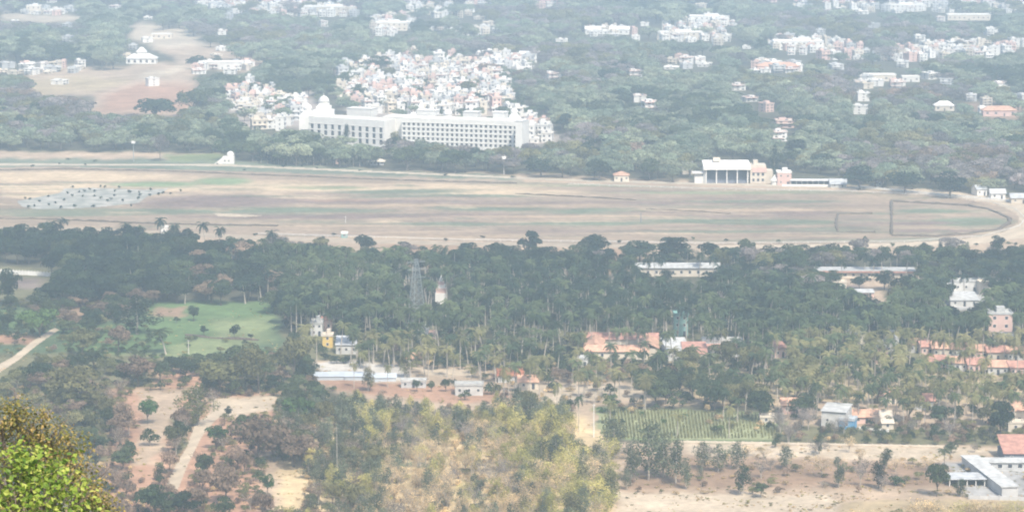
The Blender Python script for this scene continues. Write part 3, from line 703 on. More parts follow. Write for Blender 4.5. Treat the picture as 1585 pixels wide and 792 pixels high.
scatter('edge', [(420, 394), (700, 398), (1585, 392), (1700, 392), (1700, 404), (1000, 416), (700, 414), (440, 410)], 9, [('broad_dark', 2), ('broad_mid', 3), ('shrub_mid', 2), ('broad_grey', 1), ('broad_olive', 1)], (6, 10.5), (8, 14), 41, keep=.6, free=.5)
scatter('bigright', [(1130, 470), (1700, 492), (1700, 530), (1150, 535)], 15, [('broad_dark', 4), ('broad_mid', 2)], (9, 12), (13, 19), 6)
scatter('band', [(440, 548), (700, 548), (1000, 552), (1700, 556), (1700, 604), (1250, 606), (1000, 600), (860, 592), (740, 576), (480, 566)], 7.0,
        [('palm_olive', 4), ('palm_mid', 2.5), ('shrub_mid', 1), ('broad_olive', .3), ('shrub_brown', .5)], (10, 13), (11, 14), 7, free=.22)
scatter('band', [(990, 602), (1250, 606), (1700, 600), (1700, 668), (1400, 664), (1210, 646), (1000, 630)], 6.6,
        [('palm_olive', 3), ('palm_mid', 2.5), ('broad_olive', .8), ('shrub_mid', .8), ('broad_mid', .6)], (8.5, 12), (9, 12), 8, free=.2)
scatter('orange', [(500, 575), (900, 588), (1000, 604), (930, 630), (860, 650), (620, 640), (500, 600)], 15, [('palm_olive', 2), ('shrub_mid', 2), ('slender_olive', 1)], (8, 12), (9, 12), 9, free=.25)
scatter('scrubleft', [(-90, 560), (60, 572), (240, 572), (330, 556), (430, 548), (500, 566), (510, 640), (430, 642), (300, 610), (170, 606), (170, 720), (-90, 760)], 7.0,
        [('broad_olive', 3), ('shrub_mid', 1.6), ('broad_brown', .35), ('shrub_olive', 2), ('broad_mid', 1.5), ('shrub_brown', .5)], (5, 8.5), (7, 11), 10)
scatter('orchard', [(150, 606), (430, 640), (480, 640), (500, 870), (-90, 870), (-90, 760)], 8.0,
        [('shrub_brown', 2), ('broad_brown', 1.6), ('shrub_mid', 1.6), ('broad_mid', .8), ('shrub_olive', 1.2), ('dry_brown', 1)], (5.5, 8.5), (7, 10.5), 11, keep=.85)
scatter('scrubmid', [(430, 636), (560, 640), (600, 700), (575, 870), (430, 870)], 6.0, [('slender_sage', 4), ('shrub_olive', 2), ('broad_olive', 1), ('dry_brown', 1.5), ('slender_lime', .6)], (6, 10), (6, 12), 12, mess=1.6)
scatter('scrubmid', [(545, 660), (800, 660), (830, 870), (560, 870)], 6.2, [('dry_straw', 4), ('shrub_straw', 2), ('slender_sage', 2), ('dry_grey', 1.2), ('slender_lime', 1), ('dry_lime', 1)], (6, 10.5), (6, 11), 42, mess=1.6)
scatter('scrubmid', [(780, 664), (905, 668), (950, 700), (966, 870), (810, 870)], 6.0, [('slender_lime', 4), ('slender_sage', 2), ('dry_lime', 2), ('dry_straw', 1.5), ('slender_olive', 1)], (6, 11.5), (7, 13), 43, mess=1.6)
scatter('scrubmid', [(545, 634), (860, 640), (900, 668), (545, 668)], 5.6, [('slender_sage', 4), ('slender_lime', 2), ('shrub_olive', 1), ('broad_olive', .5)], (6, 9.5), (7, 12), 44, mess=1.6)
scatter('undergrowth', [(-90, 600), (170, 600), (430, 606), (480, 640), (480, 870), (-90, 870)], 5.0, [('shrub_olive', 3), ('shrub_brown', 2), ('shrub_straw', 1.5), ('shrub_mid', 1)], (3, 6.5), (4, 8), 31, free=.05, keep=.8)
scatter('undergrowth', [(430, 636), (860, 640), (910, 668), (966, 870), (430, 870)], 4.6, [('shrub_straw', 5), ('shrub_lime', 1.2), ('shrub_olive', 1)], (3, 6), (4, 8), 32, mess=1.5, keep=.55)
scatter('undergrowth', [(450, 560), (1000, 575), (1700, 575), (1700, 690), (1200, 684), (960, 640), (480, 640)], 8, [('shrub_olive', 3), ('shrub_mid', 2), ('shrub_straw', 1.5), ('shrub_brown', 1)], (4, 7), (5, 9), 33, free=.12, keep=.8)
scatter('undergrowth', [(960, 692), (1700, 694), (1700, 775), (960, 764)], 9, [('shrub_straw', 3), ('shrub_olive', 1.5), ('dry_grey', 1)], (2, 4), (3, 7), 34, free=.8, keep=.55)
scatter('undergrowth', [(-90, 470), (430, 470), (430, 600), (-90, 600)], 9, [('shrub_olive', 2), ('shrub_mid', 2)], (3, 6), (4, 7), 35, free=.04)
scatter('undergrowth', [(90, 505), (430, 536), (430, 560), (120, 580)], 6.5, [('shrub_mid', 3), ('shrub_olive', 2), ('shrub_fresh', 1)], (3, 6), (5, 9), 71, free=.35)
scatter('undergrowth', [(-20, 470), (240, 470), (236, 500), (100, 506), (-20, 530)], 8, [('shrub_mid', 3), ('shrub_olive', 2), ('broad_mid', 1), ('broad_brown', .5)], (5, 8), (7, 12), 72, free=.2)
scatter('undergrowth', [(930, 636), (1190, 644), (1192, 678), (940, 674)], 11, [('shrub_fresh', 2), ('shrub_mid', 2), ('shrub_straw', 1)], (3, 6), (4, 9), 73, free=1)
scatter('undergrowth', [(520, 104), (640, 84), (820, 90), (860, 215), (800, 222), (540, 172), (360, 140), (480, 190), (360, 190)], 24, [('broad_mid', 2), ('broad_pale', 2)], (6, 10), (9, 15), 74, free=1)
scatter('orange', [(930, 640), (1190, 648), (1200, 684), (960, 690)], 17, [('palm_olive', 2), ('palm_mid', 1)], (8, 11), (9, 12), 75, free=1, keep=.55)
scatter('edgefield', [(1180, 656), (1700, 664), (1700, 694), (1200, 686)], 5.5, [('shrub_olive', 2), ('shrub_brown', 2), ('shrub_mid', 1), ('dry_grey', 1)], (6, 9), (6, 9), 13, free=.5)
scatter('front', [(1296, 800), (1700, 800), (1700, 880), (1296, 880)], 4.6, [('dry_lime', 2), ('shrub_olive', 2), ('dry_straw', 2)], (7, 9.5), (8, 11), 14)
scatter('understory', [(440, 520), (1000, 545), (1700, 545), (1700, 590), (900, 580), (500, 562)], 6.0, [('shrub_mid', 2), ('shrub_dark', 2), ('shrub_olive', 3)], (6, 9), (8, 12), 21, free=.05)
scatter('understory', [(440, 440), (1000, 440), (1700, 490), (1700, 545), (1000, 545), (440, 520)], 8.0, [('shrub_mid', 2), ('shrub_dark', 2)], (6, 10), (8, 13), 22, free=.05)
scatter('band', [(540, 566), (900, 580), (1000, 600), (1010, 640), (870, 630), (740, 600), (560, 585)], 12, [('palm_olive', 3), ('palm_mid', 1)], (9, 12.5), (11, 14), 23, free=.5)
scatter('banks', [(-90, 470), (225, 470), (225, 515), (150, 545), (-90, 560)], 11, [('shrub_mid', 2), ('broad_mid', 1), ('shrub_brown', 1), ('shrub_olive', 1)], (5, 8), (7, 10), 15)
scatter('plots', [(960, 700), (1460, 700), (1460, 768), (960, 764)], 8, [('shrub_brown', 1.5), ('slender_sage', 1.5), ('dry_grey', 2), ('shrub_olive', 1), ('dry_straw', 1)], (4, 7), (5, 8), 16, free=.75, keep=.7)
scatter('pondside', [(26, 308), (100, 290), (235, 292), (292, 296), (225, 310), (210, 320), (40, 326)], 7.5, [('shrub_dark', 1)], (3.2, 5.0), (3, 5.5), 17, free=.5, keep=.9)
scatter('track', [(-90, 246), (340, 248), (620, 264), (900, 279), (1500, 304), (1585, 320), (1520, 318), (1300, 296), (800, 280), (300, 262), (-90, 262)], 26, [('shrub_dark', 1)], (2.2, 3.5), (4, 7), 18, free=.8)
scatter('trackedge', [(350, 360), (1580, 372), (1580, 385), (350, 372)], 26, [('shrub_dark', 1), ('shrub_mid', 1)], (3, 5), (4, 7), 19, free=.6)

E = plant
E(300, 497, 22, 24, 'broad_dark', 'small dark round tree beside the bare patch in the green field')
E(316, 519, 15, 15, 'broad_dark', 'smallest round tree standing in the middle of the green field')
E(363, 524, 20, 22, 'broad_dark', 'dark round tree in the pale part of the green field')
E(212, 517, 60, 60, 'slender_dark', 'tall broad dark tree at the edge of the green field beside its bare patch')
E(146, 504, 38, 26, 'broad_dark', 'low wide dark tree behind the olive tree near the dirt path')
E(257, 548, 46, 44, 'palm_mid', 'spreading lone palm with long fronds at the near edge of the green field')
E(128, 552, 58, 42, 'broad_olive', 'rounded olive tree beside the dirt path and green field')
E(184, 546, 42, 44, 'broad_brown', 'reddish brown tree at the near corner of the green field')
E(62, 522, 74, 46, 'broad_fresh', 'fresh green wide tree at the far end of the dirt path')
E(108, 510, 50, 34, 'broad_brown', 'brownish tree crowded beside the fresh green one by the dirt path')
E(388, 524, 10, 8, 'shrub_dark', 'tiny dark bush beside the tree in the pale green field')
E(340, 612, 90, 66, 'broad_olive', 'wide olive tree in front of the green field above the bare orange plot')
E(400, 608, 86, 78, 'broad_olive', 'largest olive tree in front of the green field')
E(372, 585, 70, 56, 'broad_mid', 'grey green tree behind the two wide olive trees')
E(455, 590, 60, 75, 'broad_olive', 'tall olive tree next to the white sheeted plot')
E(120, 632, 110, 66, 'broad_olive', 'broad yellowish olive tree behind the brown orchard rows')
E(60, 600, 60, 40, 'broad_mid', 'mid green tree above the end of the dirt path')
E(213, 598, 60, 50, 'broad_brown', 'reddish tree on the bank behind the orange orchard')
E(306, 658, 46, 66, 'slender_olive', 'tall greyish tree where the pale orchard track begins')
E(354, 645, 17, 17, 'broad_dark', 'tiny round tree alone on the pale soil above the orchard track')
E(228, 656, 38, 40, 'broad_fresh', 'green orchard tree between two strips of bare orange soil')
E(188, 674, 44, 52, 'broad_brown', 'dusty brown tree along the orchard row beside orange soil')
E(232, 690, 34, 26, 'shrub_mid', 'low green bush in the middle of the bare orchard')
E(200, 716, 38, 30, 'broad_mid', 'round green bushy tree at the lower orchard edge')
E(248, 742, 22, 24, 'slender_mid', 'small upright green tree in the bare orchard strip')
E(270, 700, 40, 50, 'broad_olive', 'pale olive tree growing beside the orchard track')
E(335, 695, 40, 40, 'broad_fresh', 'bright green tree on the far side of the orchard track')
E(318, 745, 34, 48, 'broad_mid', 'green tree halfway down the orchard track')
E(60, 470, 1, 1, 'shrub_dark', 'bush'); PL.pop()
E(12, 474, 52, 58, 'broad_dark', 'dark tree at the balustrade clearing beside the picture edge path'.replace(' beside the picture edge path', ' near the dirt path'))
E(400, 712, 110, 66, 'broad_brown', 'large reddish brown tree beyond the orchard track')
E(455, 722, 80, 52, 'broad_brown', 'rust brown tree between the big reddish brown tree and the straw slope')
E(350, 780, 60, 60, 'broad_brown', 'brown leafed tree nearest the end of the orchard track')
E(240, 800, 70, 50, 'broad_mid', 'dark green bushy tree at the very foot of the orchard track')
E(290, 800, 60, 38, 'broad_dark', 'low dark tree just below the orchard track end')
E(414, 768, 26, 38, 'broad_fresh', 'small fresh green tree on the bare soil beyond the brown trees')
E(460, 660, 60, 50, 'broad_fresh', 'bright green patch of tree between brown trees and dry scrub')
# row near the right
E(950, 704, 50, 60, 'slender_sage', 'tall dark tree at the corner of the crop field')
E(978, 745, 34, 64, 'slender_sage', 'slim dark tree in front of the crop field corner')
E(1004, 742, 57, 92, 'slender_sage', 'tallest tree of the cluster in front of the crop field', 2)
E(1026, 738, 39, 69, 'slender_sage', 'mid sized tree beside the tallest one before the crop field')
E(1046, 748, 36, 71, 'slender_sage', 'tall narrow tree at the outer end of the cluster before the crop field')
E(1062, 757, 21, 49, 'slender_sage', 'small oval tree just outside the cluster beside the pale field')
E(1087, 727, 31, 45, 'slender_sage', 'first dark tree past the cluster on the bare plots')
E(1112, 730, 29, 45, 'slender_sage', 'middle tree of the trio on the bare plots')
E(1142, 726, 32, 45, 'slender_sage', 'last tree of the trio on the bare plots')
E(1150, 766, 27, 50, 'slender_mid', 'green tree at the edge of the pale field past the trio')
E(1178, 770, 26, 26, 'broad_mid', 'little spreading tree on the rim of the pale field')
E(1216, 726, 27, 38, 'slender_sage', 'short leafy tree alone between the trio and the brown spreading tree')
E(1268, 702, 16, 32, 'slender_mid', 'small tree in two tufts on the far bare strip')
E(1200, 692, 18, 14, 'shrub_mid', 'little green bush where the crop field meets the bare strip')
E(1272, 738, 46, 32, 'dry_straw', 'bare brown spreading tree on the open plots')
E(1298, 754, 25, 49, 'slender_sage', 'upright dark tree with bare stem on the open plots')
E(1332, 752, 26, 36, 'dry_grey', 'dry greyish tree beside the upright dark tree')
E(1372, 724, 22, 32, 'slender_mid', 'small tree standing behind the dark bushy one')
E(1360, 756, 28, 44, 'slender_dark', 'dark bushy tree next to the low green bush')
E(1387, 750, 32, 18, 'shrub_fresh', 'low rounded green bush on bare soil')
E(1462, 722, 27, 32, 'palm_mid', 'short palm with drooping fronds near the white shed')
E(1450, 768, 44, 58, 'broad_mid', 'full green tree beside the white shed yard')
E(1487, 768, 22, 28, 'slender_mid', 'small green tree at the corner of the white shed yard')
E(1548, 682, 54, 62, 'broad_dark', 'big dark tree in front of the orange roofed house')
E(1472, 700, 24, 16, 'shrub_mid', 'small bush on the bare strip behind the short palm')
E(1176, 652, 56, 54, 'broad_mid', 'round tree with clear trunk at the end of the crop field')
E(944, 640, 28, 34, 'broad_fresh', 'green tree by the lane at the crop field')
E(896, 668, 20, 62, 'palm_mid', 'tall palm standing beside the lane')
E(862, 650, 20, 64, 'palm_olive', 'tall palm one step from the lane towards the dry scrub')
E(645, 606, 18, 20, 'broad_mid', 'small round tree on the bare plot nearest the white hut')
E(668, 606, 15, 17, 'broad_mid', 'little tree in the middle of the bare plot by the white hut')
E(690, 606, 20, 22, 'broad_mid', 'bushy tree beside the white hut wall')
E(548, 600, 16, 44, 'palm_olive', 'palm standing before the white sheeted plot')
E(600, 600, 18, 40, 'palm_olive', 'palm at the end of the white sheeted plot')
E(780, 640, 26, 84, 'palm_olive', 'tall palm at the edge of dry scrub near the white hut')
# race course edge
E(818, 398, 48, 40, 'broad_dark', 'flat topped dark tree rising against the race course')
E(923, 402, 48, 41, 'broad_dark', 'domed dark tree rising against the race course')
E(566, 396, 38, 34, 'broad_dark', 'dark tree beside the blue hut at the race course edge')
E(1045, 408, 54, 40, 'broad_dark', 'wide dark tree behind the long white roofed building')
E(990, 406, 60, 34, 'broad_dark', 'dark tree next to the wide one behind the long white roof')
E(1100, 408, 44, 34, 'broad_dark', 'dark rounded tree at the end of the long white roof')
E(1157, 406, 34, 38, 'broad_mid', 'two tufted tree at the track side past the white roofed building')
E(1220, 412, 60, 34, 'broad_mid', 'mid green tree before the walled field of the race course')
E(1280, 408, 50, 32, 'broad_dark', 'dark tree behind the cream schoolhouse end')
E(1430, 397, 18, 22, 'broad_dark', 'small dark tree below the curve of hedge')
E(1456, 394, 12, 20, 'slender_dark', 'thin dark tree below the curve of hedge')
E(1497, 392, 10, 18, 'slender_mid', 'thin green tree near the bend of the track')
E(1543, 392, 28, 28, 'broad_dark', 'dark tree right under the bend of the track')
E(1405, 476, 80, 50, 'broad_dark', 'huge dark dome shaped tree beside the tan yard', 0)
E(1462, 470, 50, 40, 'broad_dark', 'dark tree between the dome shaped tree and the white sheet roof')
E(1330, 448, 34, 22, 'broad_dark', 'small dark tree standing in the tan yard')
E(1298, 450, 14, 26, 'palm_dark', 'palm beside the small tree in the tan yard')
E(1524, 492, 40, 26, 'broad_dark', 'dark tree in front of the white sheet roof')
for i_, (a, b, hh) in enumerate([(66, 374, 28), (30, 382, 30), (86, 372, 30), (98, 370, 32), (196, 382, 36), (218, 386, 36), (250, 384, 48), (272, 388, 42), (318, 392, 48), (340, 396, 44), (418, 402, 44), (438, 406, 34)]):
    PL.append(dict(x=at(a, b)[0], y=at(a, b)[1], bx=a, by=b, s=proj(at(a, b)[0], at(a, b)[1])[2], w=7.5, h=hh * .31 + 1.5, p=NV['palm_dark'][i_ % 2], where='skyline', label=None))
E(248, 250, 30, 44, 'broad_grey', 'greyish pink tree standing alone at the far side of the race course')
E(705, 268, 62, 40, 'broad_mid', 'wide tree with thick trunk and shade on the race course side')
E(630, 264, 66, 38, 'broad_mid', 'pale green spreading tree next to the hip roofed pavilion')
E(1198, 276, 18, 52, 'slender_dark', 'tall dark conifer like tree behind the grandstand')
E(820, 270, 14, 20, 'broad_dark', 'small dark tree on the tan verge past the wide tree')
E(928, 280, 44, 34, 'broad_dark', 'dark tree beside the cottage on the race course side')
E(1330, 294, 60, 36, 'broad_dark', 'big dark tree past the gabled shed')
E(1400, 300, 70, 36, 'broad_dark', 'big dark tree behind the pale track wall')
E(1470, 306, 70, 40, 'broad_dark', 'dark tree behind the outer bend of the track')
E(302, 108, 34, 22, 'broad_dark', 'dark dome shaped tree on the bare ground by the pavilion')
E(335, 102, 20, 16, 'broad_mid', 'small tree between the dome shaped tree and white walls')
E(300, 180, 70, 45, 'broad_mid', 'large tree in front of the bare slope')
E(240, 190, 90, 40, 'broad_mid', 'widest tree below the bare slope')
E(282, 176, 1, 1, 'shrub_dark', 'bush')
PL.pop()
E(536, 228, 12, 36, 'slender_dark', 'dark cypress shape tree before the palace window rows')
E(608, 226, 34, 26, 'broad_olive', 'pale tree at the joint of the two palace wings')
for i_ in range(16):
    E(404 + i_ * 10.2, 253 + i_ * .35, 13, 24 + (i_ * 7 % 5), 'slender_grey' if False else 'slender_dark', None); PL[-1]['where'] = 'avenue'

# ------------------------------------------------------------------ labels by landmark
LM = [('the bare slope', 220, 150), ('the white pavilion', 218, 85), ('the hilltop town', 420, 10), ('the packed town', 640, 120), ('the domed turret', 502, 160), ('the palace', 700, 200),
      ('the twin domes wing', 520, 205), ('the lone grey tree', 248, 245), ('the pond', 130, 310), ('the grandstand', 1125, 265), ('the gabled shed', 1300, 285), ('the bend of track', 1550, 330),
      ('the square field', 1325, 345), ('the balustrade wall', 40, 420), ('the blue hut', 533, 362), ('the pylon', 643, 450), ('the small pink shrine', 683, 448), ('the long white roof', 1050, 415),
      ('the tan yard', 1340, 440), ('the white sheet roof', 1495, 460), ('the pink house', 1548, 500), ('the row of red roofs', 1500, 550), ('the teal house', 1053, 500), ('the courtyard roof', 960, 540),
      ('the red lean-to', 1080, 540), ('the yellow house', 508, 525), ('the green field', 330, 505), ('the dirt path', 50, 540), ('the sheeted plot', 560, 575), ('the white hut', 725, 600),
      ('the lane', 910, 650), ('the crop field', 1060, 660), ('the bungalow', 1298, 645), ('the orange roof', 1572, 630), ('the red barn', 1570, 695), ('the white shed', 1530, 745),
      ('the pale field', 1120, 780), ('the low green bush', 1386, 745), ('the orchard track', 300, 700), ('the orchard strip', 235, 650), ('the olive tree clump', 370, 580), ('the lime hillside tree', 80, 740),
      ('the big brown tree', 400, 690), ('the straw scrub', 640, 740), ('the lime scrub', 860, 720), ('the field cluster', 1004, 700), ('the bare far strip', 1350, 690)]
LMX = np.array([l[1] for l in LM], float); LMY = np.array([l[2] for l in LM], float)
ORD = ['', 'closest', 'second closest', 'third closest', 'fourth closest', 'fifth closest', 'sixth closest', 'seventh closest', 'eighth closest', 'ninth closest', 'tenth closest', 'eleventh closest', 'twelfth closest']
ORDW = 'closest second third fourth fifth sixth seventh eighth ninth tenth eleventh twelfth thirteenth fourteenth fifteenth sixteenth seventeenth eighteenth nineteenth twentieth twenty-first twenty-second twenty-third twenty-fourth twenty-fifth twenty-sixth twenty-seventh twenty-eighth twenty-ninth thirtieth'.split()
COLW = dict(sage='grey green', pale='pale green', dark='dark green', mid='mid green', olive='dull olive', lime='yellow green', fresh='fresh green', brown='reddish brown', grey='greyish pink', straw='straw coloured')
KINDN = dict(broad=('broadleaf_tree', 'tree', 'round crowned tree'), palm=('coconut_palm', 'palm', 'coconut palm'), slender=('slender_tree', 'tree', 'slender tree'), dry=('dry_tree', 'tree', 'thin dry tree'), shrub=('shrub', 'shrub', 'shrub'))
def landmark(px, py):
    return int(np.argmin((LMX - px) ** 2 + ((LMY - py) * 1.5) ** 2))

CAP = dict(broad=290, palm=290, slender=260, dry=200, shrub=240)
single = []; mass = []
for fam in CAP:
    L0 = [p for p in PL if p['p'].split('_')[0] == fam]
    for p in L0:
        top = p['by'] - p['h'] / p['s']
        p['in'] = -10 < p['bx'] < W + 10 and top < H and p['by'] > 2
        p['size'] = p['w'] / p['s'] * p['h'] / p['s']
    L0.sort(key=lambda p: (p['label'] is None and p['where'] != 'skyline' and p['where'] != 'avenue', not p['in'], -p['size']))
    n = sum(1 for p in L0 if p['in'] or p['label'])
    single += L0[:min(CAP[fam], n)]; mass += L0[min(CAP[fam], n):]

groups = {}
for p in single:
    fam, col, _k = p['p'].split('_')
    if p['label']: continue
    if p['where'] in ('skyline', 'avenue'): continue
    cy = p['by'] - .6 * p['h'] / p['s']; li = landmark(p['bx'], cy); p['lm'] = li
    hp = p['h'] / p['s']; p['sz'] = 'tall' if p['h'] > {'broad': 9.5, 'palm': 13, 'slender': 9, 'dry': 7.2, 'shrub': 3.2}[fam] else 'low'
    p['dist'] = math.hypot(p['bx'] - LMX[li], (cy - LMY[li]) * 1.5)
    groups.setdefault((fam, col, li, p['sz']), []).append(p)
for (fam, col, li, sz), L0 in groups.items():
    L0.sort(key=lambda p: p['dist'])
    nm, cat, word = KINDN[fam]
    if len(L0) > 7:
        sub = {}
        for p in L0:
            d2 = (LMX - p['bx']) ** 2 + ((LMY - p['by']) * 1.5) ** 2; d2[li] = 1e12; l2 = int(np.argmin(d2)); sub.setdefault((l2, p['bx'] > LMX[li]), []).append(p)
        for (l2, sd_), S in sub.items():
            for i, p in enumerate(S):
                side = 'east' if sd_ else 'west'
                p['label'] = f'{sz} {COLW[col]} {word} on the {side} of {LM[li][0]} towards {LM[l2][0]}' + ('' if len(S) == 1 else f', {ORDW[i]}' if i < 30 else '')
                for a_, b_ in ((' coloured', ''), ('round crowned ', ''), (' on the ' + side + ' of ', ' ' + side + ' of '), (' thin dry tree', ' dry tree'), (' coconut palm', ' palm'), (' slender tree', ' tree'), (' towards the ', ' near ')):
                    if len(p['label'].split()) > 16: p['label'] = p['label'].replace(a_, b_)
        continue
    for i, p in enumerate(L0):
        if len(L0) == 1: p['label'] = f'{sz} {COLW[col]} {word} by {LM[li][0]}'
        elif i < 12: p['label'] = f'{sz} {COLW[col]} {word}, {ORD[i + 1]} of its look to {LM[li][0]}'
        else: p['label'] = f'{sz} {COLW[col]} {word} in the crowd farther round {LM[li][0]}'
k1 = [p for p in single if p['where'] == 'skyline']; k1.sort(key=lambda p: p['bx'])
k2 = [p for p in single if p['where'] == 'avenue']; k2.sort(key=lambda p: p['bx'])
NTH = 'first second third fourth fifth sixth seventh eighth ninth tenth eleventh twelfth thirteenth fourteenth fifteenth sixteenth'.split()
for i, p in enumerate(k1): p['label'] = f'dark palm poking above the wood below the pond, {NTH[i]} counted towards the blue hut'
for i, p in enumerate(k2): p['label'] = f'slim dark avenue tree, {NTH[i]} in the row from the white domed building'
def put_plant(p):
    fam, col, _k = p['p'].split('_'); nm, cat, word = KINDN[fam]; P = PROTO[p['p']]
    sx = p['w'] / P['w']; sz = p['h'] / P['h']; rz = (p['x'] * 12.7 + p['y'] * 3.1) % 6.283
    grp = {'skyline': 'palms above the wood', 'avenue': 'avenue trees behind the race track'}.get(p['where'], f"{COLW[col]} {word}s by {LM[p['lm']][0]}" if 'lm' in p else f'{word}s standing on their own')
    if p['w'] / p['s'] > 17 and fam != 'shrub':
        r = empty(nm, (p['x'], p['y'], 0), rz, p['label'], cat, grp); r.scale = (sx, sx, sz)
        obj('trunk', P['trunk'], r); obj('crown', P['crown'], r)
    else:
        r = tag(obj(nm, P['full']), p['label'], cat, grp); r.location = (p['x'], p['y'], 0); r.rotation_euler = (0, 0, rz); r.scale = (sx, sx, sz)
for p in single: put_plant(p)

def gn_instances(name, pts, keys, meshes, label=None):
    """one object that carries the uncountable rest: each point holds one shared mesh"""
    cl = bpy.data.collections.new(name + '_kinds')
    for i, k in enumerate(keys):
        cl.objects.link(bpy.data.objects.new(f'{name}_kind_{i:03d}', meshes[i]))
    me = bpy.data.meshes.new(name); me.from_pydata([(p[0], p[1], p[2]) for p in pts], [], [])
    a = me.attributes.new('pick', 'INT', 'POINT'); a.data.foreach_set('value', [int(p[3]) for p in pts])
    a = me.attributes.new('turn', 'FLOAT_VECTOR', 'POINT'); a.data.foreach_set('vector', np.array([(0, 0, p[4]) for p in pts], dtype=np.float32).ravel())
    a = me.attributes.new('size', 'FLOAT_VECTOR', 'POINT'); a.data.foreach_set('vector', np.array([p[5] for p in pts], dtype=np.float32).ravel())
    o = obj(name, me); o['kind'] = 'stuff'
    if label: o['label'] = label
    ng = bpy.data.node_groups.new(name, 'GeometryNodeTree')
    ng.interface.new_socket('Geometry', in_out='INPUT', socket_type='NodeSocketGeometry'); ng.interface.new_socket('Geometry', in_out='OUTPUT', socket_type='NodeSocketGeometry')
    N, L = ng.nodes, ng.links
    gi = N.new('NodeGroupInput'); go = N.new('NodeGroupOutput'); ip = N.new('GeometryNodeInstanceOnPoints'); ci = N.new('GeometryNodeCollectionInfo')
    ci.inputs['Collection'].default_value = cl; ci.inputs['Separate Children'].default_value = True; ci.inputs['Reset Children'].default_value = True
    def na(t, nm):
        n = N.new('GeometryNodeInputNamedAttribute'); n.data_type = t; n.inputs['Name'].default_value = nm
        return [s_ for s_ in n.outputs if s_.name == 'Attribute' and s_.enabled][0]
    L.new(gi.outputs[0], ip.inputs['Points']); L.new(ci.outputs[0], ip.inputs['Instance']); ip.inputs['Pick Instance'].default_value = True
    L.new(na('INT', 'pick'), ip.inputs['Instance Index']); L.new(na('FLOAT_VECTOR', 'turn'), ip.inputs['Rotation']); L.new(na('FLOAT_VECTOR', 'size'), ip.inputs['Scale'])
    L.new(ip.outputs[0], go.inputs[0])
    md = o.modifiers.new('scatter', 'NODES'); md.node_group = ng
    return o
for nm, fams, far in (('distant_woodland', ('broad',), True), ('near_woodland', ('broad',), False), ('palm_grove', ('palm',), None), ('dry_scrub', ('slender', 'dry', 'shrub'), None)):
    L0 = [p for p in mass if p['p'].split('_')[0] in fams and (far is None or (p['where'] == 'far') == far)]
    if not L0: continue
    keys = sorted({p['p'] for p in L0})
    pts = [(p['x'], p['y'], 0, keys.index(p['p']), (p['x'] * 12.7 + p['y'] * 3.1) % 6.283, (p['w'] / PROTO[p['p']]['w'],) * 2 + (p['h'] / PROTO[p['p']]['h'],)) for p in L0]
    gn_instances(nm, pts, keys, [PROTO[k]['full'] for k in keys])
tuft = []; tk = ['shrub_straw_0', 'shrub_straw_1', 'shrub_lime_0', 'shrub_olive_1']; g = np.random.default_rng(55)
for poly, nn in (([(960, 686), (1640, 690), (1640, 800), (1300, 800), (960, 762)], 2600), ([(170, 600), (480, 600), (480, 800), (120, 800)], 1500), ([(480, 560), (960, 575), (1130, 600), (930, 690), (480, 640)], 1300),
                 ([(-20, 470), (430, 466), (430, 560), (-20, 600)], 900), ([(960, 764), (1290, 766), (1300, 800), (960, 800)], 120)):
    a = g.uniform(min(p[0] for p in poly), max(p[0] for p in poly), nn); b_ = g.uniform(min(p[1] for p in poly), max(p[1] for p in poly), nn); ok = inside(poly, a, b_)
    cl_ = np.sin(a * .05 + b_ * .21) + np.sin(a * .023 - b_ * .34 + 1) + g.normal(0, .5, nn); ok &= cl_ > -.1
    ok &= ~(inside([(255, 640), (355, 630), (300, 765), (250, 765)], a, b_) & (g.uniform(0, 1, nn) > .2))
    for x_, y_ in zip(a[ok], b_[ok]):
        x, y, _ = at(x_, y_); q = g.uniform(.08, .12) + .16 * g.uniform() ** 3; tuft.append((float(x), float(y), 0, int(g.integers(4)), float(g.uniform(0, 6)), (q * 1.3, q * 1.3, q * .55)))
gn_instances('dry_grass_tufts', tuft, tk, [PROTO[k]['full'] for k in tk])
print('plants', len(single), len(mass))

# ------------------------------------------------------------------ buildings
def bld(px, py, rz, label, cat, name, group=None):
    x, y, _ = at(px, py); s = proj(x, y)[2]
    return empty(name, (x, y, 0), rz, label, cat, group), s
PANE = {}
def pane_mesh(w, h, d=.12):
    k = (round(w, 2), round(h, 2), d)
    if k not in PANE:
        b = MB(); b.box(-w / 2, w / 2, -.02, d, 0, h, 0); PANE[k] = b.mesh('window', M['dark'])
    return PANE[k]
def framed(w, h):
    k = ('f', round(w, 2), round(h, 2))
    if k not in PANE:
        b = MB(); f = .1
        b.box(-w / 2, -w / 2 + f, -.1, .02, 0, h, 0); b.box(w / 2 - f, w / 2, -.1, .02, 0, h, 0); b.box(-w / 2 + f, w / 2 - f, -.1, .02, 0, f, 0); b.box(-w / 2 + f, w / 2 - f, -.1, .02, h - f, h, 0)
        b.box(-w / 2 + f, w / 2 - f, -.04, .01, f, h - f, 1); PANE[k] = b.mesh('window', [M['white'], M['dark']])
    return PANE[k]
